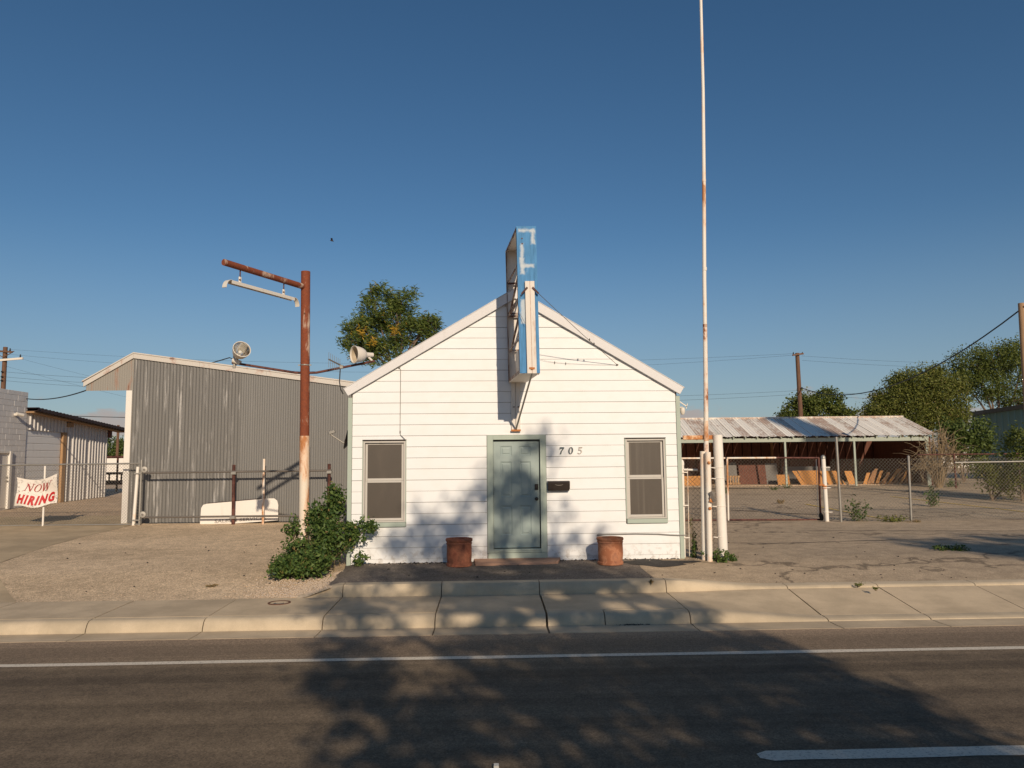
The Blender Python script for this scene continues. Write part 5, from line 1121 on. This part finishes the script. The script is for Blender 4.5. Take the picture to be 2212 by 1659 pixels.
# short bit of mesh between house and bollards
sf = thing('short_fence', 'narrow rusty chain link panel between the house corner and the bollards', 'fence', (3.4, 14.42, .4))
chain(sf, 3.28, 3.80, .40, 2.0, 14.44, 'wiremesh2', .085, .0028)
m = MB(); m.tube([(3.24, 14.42, 2.02), (3.50, 14.38, 2.01)], .02, 8); m.build('rail', 'white_post', sf)
for x in (3.30, 3.70): m = MB(); m.tube([(x, 14.42, .4), (x + .015, 14.42, 2.05)], .007, 5); m.build('tension_bar', 'white_rust', sf)
for z in (.75, 1.35, 1.97): m = MB(); m.beam((3.2, 14.40, z), (3.31, 14.40, z), .02, .02); m.build('band', 'white_post', sf)
m = MB(); m.box(3.2, 3.85, 14.18, 14.24, 2.58, 2.66); m.build('cross_beam', 'orange_rust', None, (3.5, 14.2, 2.6), bevel=.006, label='short orange rusted beam bridging the house corner and the fat post', cat='beam')
# camera at the right corner
scam = thing('security_camera', 'small white security camera on the right corner of the white house', 'camera', (3.16, 14.75, 3.2))
m = MB(); m.tube([(3.10, 14.78, 3.22), (3.34, 14.76, 3.22)], .022, 8); m.build('mount', 'lampwhite', scam)
m = MB(); m.lathe([(.001, -.10), (.03, -.095), (.048, -.05), (.052, .0), (.04, .04), (.001, .05)], (3.33, 14.74, 3.18), 14); m.build('camera_body', 'lampwhite', scam, smooth=True)
m = MB(); m.beam((3.22, 14.74, 3.38), (3.42, 14.74, 3.24), .015, .02); m.beam((3.40, 14.74, 3.2), (3.43, 14.74, 3.3), .015, .015); m.build('antenna', 'lampwhite', scam)
# gate across the lot
gt = thing('chain_link_gate', 'wide chain link gate with rust brown pipe frame across the lot entrance', 'gate', (7.5, fy, .42))
chain(gt, 6.22, 8.74, .50, 2.19, fy, 'wiremesh2', .10, .0034)
def seg(p, q, r, nm, mat, par): 
    m = MB(); m.tube([p, q], r, 10); return m.build(nm, mat, par, smooth=True)
seg((6.18, fy, 2.22), (7.6, fy, 2.215), .027, 'top_rail', 'white_rust', gt); seg((7.6, fy, 2.215), (8.84, fy, 2.20), .027, 'top_rail', 'dkrust', gt)
seg((6.15, fy, .46), (8.80, fy, .44), .025, 'bottom_rail', 'dkrust', gt); seg((6.16, fy, .44), (6.19, fy, 2.20), .028, 'gate_stile', 'white_rust', gt)
seg((8.80, fy, .44), (8.83, fy, 2.2), .03, 'gate_stile', 'dkrust', gt); seg((8.73, fy - .02, .5), (8.75, fy - .02, 2.15), .01, 'tension_bar', 'white_rust', gt)
m = MB(); m.lathe([(.02, -.03), (.09, -.03), (.11, -.015), (.11, .015), (.09, .03), (.02, .03)], (8.80, fy - .06, zw(8.8, fy) + .115), 18, Matrix.Rotation(R(80), 3, 'Y')); m.build('wheel', 'rubber', gt, smooth=True)
gp = post('gate_post', 'white gate post with round grey cap at the right end of the gate', 'post', [(8.84, 21.55, .3), (8.82, 21.55, 2.20)], .058, 'white_post', 14, 'galv')
m = MB(); m.tube([(8.82, 21.55, 1.33), (8.82, 21.55, 1.42)], .064, 14); m.box(8.66, 8.80, 21.5, 21.6, 1.42, 1.46); m.build('rust_collar', 'orange_rust', gp)
for z in (.68, 1.36, 1.93): m = MB(); m.tube([(8.82, 21.55, z - .012), (8.82, 21.55, z + .012)], .066, 12); m.beam((8.82, 21.5, z), (8.98, 21.5, z), .02, .02); m.build('band', 'white_post', gp)
lf = thing('chain_link_fence', 'chain link fence run behind the white posts, left of the lot gate', 'fence', (5, fy, .42))
chain(lf, 3.9, 6.13, .46, 2.19, fy + .02, 'wiremesh2', .10, .0034)
seg((3.9, fy, 2.23), (6.13, fy, 2.22), .026, 'top_rail', 'white_rust', lf); seg((3.9, fy, .46), (6.13, fy, .46), .022, 'bottom_rail', 'dkrust', lf)
seg((4.0, fy, .3), (4.0, fy, 2.25), .035, 'post', 'white_post', lf)
ry = 21.3
rf = thing('chain_link_fence', 'chain link fence with galvanised posts right of the lot gate', 'fence', (11, ry, .42))
chain(rf, 8.92, 17.5, .46, 2.13, ry + .04, 'wiremesh', .10, .0036)
tp = MB(); tp.tube([(9.13, ry, .3), (9.115, ry, 2.78)], .034, 10); tp.build('post', 'galv', rf, smooth=True, label='tallest galvanised post')
for x in (11.08, 14.6, 17.4): m = MB(); m.tube([(x, ry, .3), (x + .03, ry, 2.2)], .032, 10); m.lathe([(.036, -.02), (.036, .02), (.001, .05)], (x + .03, ry, 2.2), 10); m.build('post', 'galv', rf, smooth=True)
seg((12.40, ry, 2.03), (17.5, ry, 2.07), .024, 'top_rail', 'galv', rf)
# far fence
ff = thing('chain_link_fence', 'dark far fence with top rail beyond the shed in front of the teal building', 'fence', (18.5, 33, .85))
chain(ff, 17.6, 24, .85, 2.25, 33, 'wiremesh2', .14, .002, barbs=False)
seg((17.6, 33, 2.27), (24, 33, 2.27), .03, 'top_rail', 'dkrust', ff)
for x in (19.2, 22): seg((x, 33, .6), (x, 33, 2.3), .035, 'post', 'dkrust', ff)

# ------------------------------------------------------------------ open shed with rusted roof
sh = thing('open_shed', 'long open fronted lumber shed with rust stained white metal roof across the lot', 'shed', (12, 36, .9))
x0s, x1s = 3.2, 19.55; yr, ye = 38.0, 35.0; zr_, ze = 4.16, 3.22
k = 40; wd = (x1s - x0s) / k
V0 = None
for i in range(k):
    a = x0s + i * wd; b = a + wd - .016; m = MB(); P = []
    for j in range(7): P.append((a + (b - a) * j / 6, .03 if j in (0, 6) else (.022 if j % 2 else -.008)))
    dz = random.uniform(-.015, .015); sl = .2 * 0
    V = [(x + .02, ye - .18 + random.uniform(-.03, .03) * 0, ze - .06 + d + dz) for x, d in P] + [(x + .10, yr, zr_ + d + dz * .5) for x, d in P]
    m.add(V, [(j, j + 1, 8 + j, 7 + j) for j in range(6)]); m.build('roof_sheet', 'shedroof', sh)
m = MB()
m.add([(x0s, yr + .002, zr_ + .0), (x1s + .1, yr + .002, zr_), (x1s + .1, 41, 3.2), (x0s, 41, 3.2)], [(0, 1, 2, 3)]); m.build('back_roof', 'shedroof', sh)
m = MB(); m.tube([(x0s, yr, zr_ + .03), (x1s + .12, yr, zr_ + .03)], .05, 6); m.build('ridge_cap', 'shedroof', sh)
m = MB(); m.box(x0s, 19.25, ye, ye + .08, 2.92, 3.10); m.build('eave_beam', 'shedgreen', sh)
for i in range(29):
    x = 3.6 + i * .55; m = MB(); m.beam((x, ye - .12, 3.09 + .04), (x, yr - .1, zr_ - .09), .06, .09); m.build('rafter', 'shedgreen', sh)
for x in (3.4, 6.3, 9.5, 12.6, 15.8, 19.17):
    m = MB(); w2 = .043 if x < 19 else .08; m.box(x - w2, x + w2, ye + .002, ye + .078, .6, 2.919); m.build('post', 'shedgreen', sh, bevel=.005)
m = MB(); m.box(x0s, 19.5, 40.6, 40.7, .6, 3.3); m.build('back_wall', 'darkwood', sh)
for i in range(32):
    x = 3.3 + i * .5; m = MB(); m.box(x, x + .44, 40.50, 40.599, .8, 3.2); bdn = m.build('wall_board', 'darkwood', sh)
m = MB(); m.box(19.30, 19.38, 35.1, 40.6, .6, 3.1); m.xz([(19.30, 3.1), (19.38, 3.1), (19.38, 3.11), (19.30, 3.11)], 35.1, 40.5); m.build('end_wall', 'darkwood', sh)
for x in (7.2, 10.4, 13.6, 17.0):
    m = MB(); m.box(x, x + .12, 39.9, 40.0, .7, 3.2); m.build('inner_post', 'plydark', sh)
m = MB(); m.box(3.2, 19.3, 35.6, 40.5, .7, .91); m.build('floor', 'dirt', sh)
# things in the shed
def leaning(name, lab, xa, xb, z1, y, mat, skew=0, lean=.35, z0=None, group=None, th=.03):
    z0 = z0 or zw(xa, y) + .0; m = MB()
    P = [(xa, y, z0), (xb, y, z0), (xb + skew, y + lean, z1), (xa + skew, y + lean, z1)]
    m.add(P + [(x, yy + th, z) for x, yy, z in P], [(0, 1, 2, 3), (7, 6, 5, 4), (0, 4, 5, 1), (1, 5, 6, 2), (2, 6, 7, 3), (3, 7, 4, 0)])
    return m.build(name, mat, None, (xa, y, z0), label=lab, cat='board', group=group)
leaning('plywood_sheet', 'leftmost narrow orange plywood offcut leaning at the slanted stack in the shed', 13.62, 13.82, 1.56, 35.9, 'ply', -.3, group='boards leaning in the shed')
leaning('plywood_sheet', 'large orange plywood sheet leaning in the shed behind the gate right end', 13.86, 14.9, 1.57, 36.0, 'ply', -.25, group='boards leaning in the shed')
leaning('plywood_sheet', 'second large orange plywood sheet slanting left, right of the first', 14.92, 15.72, 1.55, 35.9, 'ply', -.32, group='boards leaning in the shed')
leaning('plywood_sheet', 'upright small orange panel beside the shed post', 15.95, 16.3, 1.53, 36.1, 'ply', -.06, group='boards leaning in the shed')
leaning('plywood_sheet', 'low orange panel with pale end near the shed middle', 12.62, 13.2, 1.38, 36.2, 'ply', .05, group='boards leaning in the shed')
leaning('plywood_sheet', 'low orange plank pile at the shed left end behind the fat post', 7.6, 9.1, 1.36, 36.2, 'ply', 0, group='boards leaning in the shed')
ranks = ['first', 'second', 'third', 'fourth', 'fifth', 'sixth', 'seventh', 'eighth', 'ninth', 'tenth', 'eleventh', 'twelfth']
for i in range(12):
    xx = 16.55 + i * .19
    leaning('timber_board', '%s of the narrow brown boards leaning right in the shed, counted from the left' % ranks[i], xx, xx + random.uniform(.10, .17), zw(xx, 36) + random.uniform(.45, .75), 36.0 + .03 * (i % 3), 'plydark' if i % 3 else 'ply', random.uniform(.35, .75), .3, group='boards leaning in the shed')
for xa, xb, za, zb2, lab, mt in ((10.3, 10.95, .92, 1.35, 'pale slatted pallet standing in the shed behind the gate left part', 'wood'),):
    pl_ = thing('pallet', lab, 'pallet', (xa, 36.6, za))
    for q in range(5):
        x = xa + q * (xb - xa) / 5; m = MB(); m.box(x, x + .07, 36.6, 36.64, za, zb2); m.build('slat', mt, pl_)
    for z in (za + .02, zb2 - .08): m = MB(); m.box(xa, xb, 36.642, 36.70, z, z + .08); m.build('runner', mt, pl_)
for xa, xb, z1, mt, lab in ((11.1, 12.45, 1.9, 'darkwood', 'dark red panel standing on edge in the shed behind the gate'), (12.42, 13.0, 1.92, 'dull', 'grey sheet standing in the shed right of the dark red panel'), (10.3, 11.0, 1.98, 'dull', 'grey sheet standing above the pallet in the shed'), (13.3, 15.6, 1.75, 'dull', 'long grey sheet behind the orange plywood')):
    leaning('panel', lab, xa, xb, z1, 37.2, mt, 0, .2)

# ------------------------------------------------------------------ teal building, bushes at right
TFR = Matrix.Translation((27.55, 45.1, 0)) @ Matrix.Rotation(math.atan2(-1, .03), 4, 'Z')         # local x runs towards the street, -y faces the lot
tb = thing('teal_building', 'teal ribbed metal building with grey roof edge at the right edge', 'building', (4.5, 0, .9), TFR)
for a, b in ((0, 2.6), (2.6, 5.2), (5.2, 7.8)):
    sheet('wall_sheet', tb, 'teal', a, b - .004, .5, lambda x: 4.58 + .03 * x, .0, .52, .05, rib=True)
m = MB(); m.xz([(-.15, 4.56), (8.0, 4.80), (8.0, 5.02), (-.15, 4.78)], -.2, .35); m.build('roof_edge', 'galv_dark', tb)
m = MB(); m.box(0, 7.9, .06, 10, .4, 4.55); m.build('wall', 'teal', tb)
m = MB(); m.add([(-.15, .351, 4.78), (8.0, .351, 5.02), (8.0, 10, 6.0), (-.15, 10, 5.8)], [(0, 1, 2, 3)]); m.build('roof', 'galv_dark', tb)
m = MB(); m.box(-.06, .06, -.06, .06, .5, 4.55); m.build('corner_trim', 'teal', tb)
def shrub(name, label, base, bl, per, clump, size, L, W, mat):
    t = thing(name, label, 'shrub', base); P = blobs(bl, per, clump, size, .2); V, F = leaves(P, L, W); arr_obj('foliage', V, F, mat, t)
    m = MB()
    for (x, y, z, rx, ry, rz, w) in bl: m.tube([Vector(base) - Vector((0, 0, .1)), Vector((x, y, z)) * .5 + Vector(base) * .5, (x, y, z + rz * .5)], [.04, .03, .01], 6)
    m.build('branches', 'bark', t)
shrub('shrub', 'tall light green shrub against the teal wall at the right edge', (18.0, 27.0, .7), [(18.0, 27, 2.5, .55, .5, .75, 1), (18.3, 27, 1.7, .6, .5, .7, 1), (18.9, 27, 2.3, .6, .5, .9, 1)], 60, 22, .13, .11, .06, 'leaf_mid')
shrub('shrub', 'low spreading shrub at the foot of the teal wall', (17.2, 27.4, .7), [(17.4, 27.4, 1.45, .7, .5, .6, 1), (17.0, 27.5, 1.75, .4, .4, .35, .4), (17.9, 27.2, 1.3, .7, .5, .5, .8)], 70, 22, .13, .10, .05, 'leaf_olive')
shrub('shrub', 'dark shrub mass behind the bare bush, between shed and teal building', (22.5, 38, .9), [(22.6, 38, 2.6, .9, .8, 1.0, 1), (22.2, 38, 3.4, .8, .7, .7, .8), (23.4, 38, 3.0, .8, .7, 1.0, 1)], 60, 24, .16, .16, .09, 'leaf_dark')
# dead bush
dbsh = thing('dead_bush', 'bare tan dead bush of arching twigs at the right end of the shed', 'bush', (18.9, 33.6, .85)); m = MB(); m2 = MB()
for i in range(90):
    a = random.uniform(0, 6.28); sp = random.uniform(.2, 1.15); h = random.uniform(1.1, 2.9) * (1 - .3 * sp / 1.15); b0 = Vector((18.8 + math.cos(a) * .1, 33.6 + math.sin(a) * .1, .8))
    dirv = Vector((math.cos(a), math.sin(a) * .7, 0)); p1 = b0 + dirv * sp * .25 + Vector((0, 0, h * .6)); p2 = b0 + dirv * sp * .7 + Vector((0, 0, h)); p3 = b0 + dirv * sp * 1.05 + Vector((0, 0, h * random.uniform(.5, .9)))
    (m if i < 14 else m2).tube([b0, p1, p2, p3], [.035 if i < 14 else .02, .02 if i < 14 else .016, .012, .006], 5)
    for q in range(5):
        s_ = p1.lerp(p2, random.random()) if q % 2 else p2.lerp(p3, random.random()); dd = Vector((random.gauss(0, .35), random.gauss(0, .3), random.gauss(.05, .35))); m2.tube([s_, s_ + dd * .6 + Vector((0, 0, .05)), s_ + dd], [.012, .008, .005], 4)
m.build('branches', 'deadtwig', dbsh); m2.build('twigs', 'deadtwig', dbsh)
# far white houses seen past the shed
fh = thing('distant_house', 'tiny pale house far away under the trees beyond the far fence', 'building', (47, 78, 1.05))
m = MB(); m.box(44, 50.5, 78, 82, .7, 2.2); m.build('wall', 'whitepaint', fh)
m = MB(); m.xz([(43.8, 2.2), (50.7, 2.2), (49.5, 3.0), (45, 3.0)], 77.8, 82.2); m.build('roof', 'roofing', fh)
for x in (45.2, 48.4): m = MB(); m.box(x, x + .8, 77.96, 77.999, 1.2, 1.8); m.build('window', 'glassdark', fh)
m = MB(); m.box(41.5, 43.0, 78, 79, .9, 2.0); m.build('tank', 'whitepaint', None, (42.2, 78, .9), bevel=.1, label='tiny white tank beside the far pale house', cat='tank')

# ------------------------------------------------------------------ poles and wires
up = thing('utility_pole', 'brown utility pole with dark and white crossarms rising behind the grey block building', 'utility pole', (-40.65, 60, .9))
m = MB(); m.tube([(-40.65, 60, .5), (-40.67, 60, 11.62)], [.21, .16], 12); m.build('shaft', 'pole', up, smooth=True)
m = MB(); m.beam((-43.2, 59.8, 11.42), (-39.95, 59.8, 11.18), .12, .14); m.build('crossarm', 'pole', up)
m = MB(); m.beam((-43.2, 59.75, 10.35), (-39.05, 59.75, 10.66), .13, .16); m.build('crossarm', 'lampwhite', up, label='white lower crossarm')
for a in (-1, 1): m = MB(); m.beam((-40.67 + a * .85, 59.8, 11.25), (-40.67, 59.8, 10.75), .05, .05); m.build('brace', 'pole', up)
for x, z in ((-40.15, 11.36), (-39.3, 10.86), (-42.0, 11.5)): m = MB(); m.lathe([(.05, 0), (.07, .08), (.03, .14), (.05, .2), (.001, .24)], (x, 59.8, z - .1), 8); m.build('insulator', 'cable', up)
for z in (9.6, 9.2, 8.9): m = MB(); m.lathe([(.06, -.06), (.10, 0), (.06, .06)], (-40.65, 59.75, z), 8); m.build('insulator', 'cable', up)
up2 = thing('utility_pole', 'small distant utility pole at the end of the driveway by the ribbed shed', 'utility pole', (-31.75, 60.8, .9))
m = MB(); m.tube([(-31.75, 60.8, .5), (-31.75, 60.8, 5.3)], [.13, .1], 8); m.build('shaft', 'pole', up2)
m = MB(); m.beam((-32.1, 60.7, 5.0), (-31.4, 60.7, 5.0), .08, .08); m.build('crossarm', 'pole', up2)
up3 = thing('utility_pole', 'dark brown utility pole with short crossarm behind the rusted shed roof', 'utility pole', (19.15, 50, .95))
m = MB(); m.tube([(19.15, 50, .5), (19.08, 50, 9.12)], [.17, .13], 12); m.build('shaft', 'pole', up3, smooth=True)
m = MB(); m.beam((18.68, 49.8, 8.95), (19.42, 49.8, 9.05), .09, .10); m.build('crossarm', 'pole', up3)
for x in (18.75, 19.35): m = MB(); m.lathe([(.03, 0), (.05, .06), (.03, .1), (.001, .16)], (x, 49.8, 9.02), 8); m.build('insulator', 'cable', up3)
m = MB(); m.lathe([(.05, -.05), (.08, 0), (.05, .05)], (19.2, 49.8, 6.75), 8); m.build('insulator', 'cable', up3)
up4 = thing('utility_pole', 'pale tan wooden pole cut by the right picture edge', 'utility pole', (17.72, 26, .6))
m = MB(); m.tube([(17.70, 26, .3), (17.83, 26, 7.5)], [.115, .095], 12); m.build('shaft', 'polepale', up4, smooth=True)
m = MB(); m.tube([(17.83, 25.9, 7.36), (17.95, 25.86, 7.36)], .03, 6); m.build('hook', 'iron', up4)
def wire(lab, p0, p1, s_, r, grp=None, name='power_line'):
    m = MB(); m.tube(sag(p0, p1, s_, 20), r, 5, False); m.build(name, 'cable', None, tuple(p0), label=lab, cat='wire', group=grp)
wire('thick black cable sagging from the right tan pole to the pole behind the shed', (17.8, 26, 7.28), (19.2, 49.8, 6.75), 1.45, .026)
G1 = 'thin wires crossing low over the horizon'
wire('uppermost thin wire from the left crossarms across behind the grey roof', (-40.2, 59.8, 11.4), (18.7, 49.8, 9.05), .9, .006, G1)
wire('second thin wire, just below the uppermost, from the left pole', (-42.0, 59.8, 11.2), (19.4, 49.8, 9.0), 1.4, .006, G1)
wire('thin wire slanting down from the white crossarm to the right', (-39.1, 59.7, 10.6), (-22, 62, 6.9), .3, .006, G1)
wire('thin wire slanting steeply down from the left pole below the white crossarm', (-40.6, 59.7, 10.1), (-20, 62, 5.2), .3, .006, G1)
for i, z in enumerate((9.6, 9.2, 8.9)):
    wire('%s of three level wires leaving the left pole under its crossarms' % ('upper', 'middle', 'lower')[i], (-40.6, 59.7, z), (-22, 56, z - 1.15 - .0 * i), .25, .009, G1)
wire('dark level wire above the ribbed shed running behind the white column', (-36.5, 59, 6.05), (-20, 58, 5.6), .1, .026)
wire('upper dark wire just right of the ribbed shed roof corner', (-31.75, 60.7, 5.0), (-14, 58, 4.45), .2, .02)
wire('lower dark wire just right of the ribbed shed roof corner', (-31.75, 60.7, 4.75), (-14, 58, 4.1), .2, .02)
for i, (za, zb2, rr) in enumerate(((6.45, 6.6, .007), (6.05, 6.35, .007), (4.62, 4.82, .012), (4.40, 4.50, .008))):
    wire('%s wire over the shed roof running left behind the white house' % ('first', 'second', 'third', 'lowest')[i], (-6, 50.5, za), (19.1, 49.9, zb2), .25, rr, G1)
    wire('%s wire from the shed pole on to the trees at the right' % ('first', 'second', 'third', 'lowest')[i], (19.15, 49.9, zb2), (40, 50, za - .3), .3, rr, G1)
for i, (za, zb2) in enumerate(((8.9, 8.2), (8.6, 7.9))):
    wire('%s faint wire leaving the top of the pole behind the shed to the right' % ('upper', 'lower')[i], (19.3, 49.8, za), (42, 50, zb2), .3, .006, G1)
# bird
bd_ = thing('bird', 'tiny dark bird in the blue sky left of the sign', 'bird', (-9.7, 40, 14.1)); bx, by_, bz = -9.7, 40, 14.15
m = MB(); m.lathe([(.001, -.11), (.02, -.08), (.035, 0), (.025, .07), (.001, .12)], (bx, by_, bz), 8, Vector((0, 0, 1)).rotation_difference(Vector((1, .2, -.2))).to_matrix()); m.build('body', 'eave_dark', bd_)
for sg_ in (-1, 1): m = MB(); m.add([(bx - .05, by_, bz), (bx + .05, by_, bz), (bx + .02 + sg_ * .05, by_ - sg_ * .18, bz + .09), (bx - .08 + sg_ * .05, by_ - sg_ * .2, bz + .10), (bx - .05, by_, bz + .012), (bx + .05, by_, bz + .012)], [(0, 1, 2, 3), (3, 2, 5, 4)]); m.build('wing', 'eave_dark', bd_)

# ------------------------------------------------------------------ loose stones
def stones(name, pts, mat, label=None):
    V = []; F = []
    for x, y, z, r in pts:
        b = len(V); q = np.array([[1, 0, 0], [-1, 0, 0], [0, 1, 0], [0, -1, 0], [0, 0, .6], [0, 0, -.4]]) * r * RNG.uniform(.6, 1.25, (6, 1)); a = random.uniform(0, 6.28)
        c, s_ = math.cos(a), math.sin(a); q = q @ np.array([[c, s_, 0], [-s_, c, 0], [0, 0, 1]]) + np.array([x, y, z]); V += q.tolist()
        F += [(b + i, b + j, b + 4) for i, j in ((0, 2), (2, 1), (1, 3), (3, 0))] + [(b + j, b + i, b + 5) for i, j in ((0, 2), (2, 1), (1, 3), (3, 0))]
    arr_obj(name, np.array(V), np.array(F), mat, None, kind='stuff')
P = []
for i in range(2600):                                # loose gravel bank by the back kerb
    s = random.gauss(-3.0, .42); t = random.uniform(11.95, 13.5)
    if s > edge(t) - .02 + random.uniform(0, .06): continue
    w_ = ROAD @ Vector((s, t, 0)); P.append((w_.x, w_.y, zg(s, t) + .004, random.uniform(.008, .026)))
for i in range(2200):
    s = random.uniform(-11, -3.2); t = random.triangular(11.95, 16, 12.0)
    if s < drv(t): continue
    w_ = ROAD @ Vector((s, t, 0)); P.append((w_.x, w_.y, zg(s, t) + .002, random.uniform(.005, .014)))
stones('gravel_stones', P, 'stone')
P = []
for i in range(420):                                 # grit along the foot of the wall and over the lot edge
    u = random.uniform(-2.9, 3.4)
    if -.8 < u < .8: continue
    w_ = HOUSE @ Vector((u, -.04 - abs(random.gauss(0, .09)), 0)); P.append((w_.x, w_.y, zw(w_.x, w_.y) + .008, random.uniform(.005, .014)))
for i in range(260):
    w_ = ROAD @ Vector((random.uniform(2.8, 8), random.triangular(12.1, 15, 12.3), 0)); P.append((w_.x, w_.y, zw(w_.x, w_.y) + .008, random.uniform(.005, .014)))
stones('wall_grit', P, 'stone')
P = []
for i in range(240):
    w_ = HOUSE @ Vector((random.uniform(-2.9, 3.0), -.03 - abs(random.gauss(0, .05)), 0)); P.append((w_.x, w_.y, zw(w_.x, w_.y) + .006, random.uniform(.012, .035)))
for s0, t0, n0 in ((1.9, 10.45, 30), (2.0, 10.44, 16)):
    for i in range(n0): w_ = ROAD @ Vector((random.gauss(s0, .1), t0 + random.uniform(-.03, .02), 0)); P.append((w_.x, w_.y, .005, random.uniform(.006, .016)))
for i in range(150):                                 # scattered dark bits on gravel, pavement and road
    w_ = ROAD @ Vector((random.uniform(-10, 8), random.triangular(10.1, 19, 12.5), 0)); zz = zw(w_.x, w_.y) if st(w_.x, w_.y)[1] > 12.15 else None
    if zz is None or (-3 < st(w_.x, w_.y)[0] < 3.4 and st(w_.x, w_.y)[1] > 13.6): continue
    P.append((w_.x, w_.y, zz + .01, random.uniform(.008, .03)))
stones('dark_crumbs', P, 'tar')
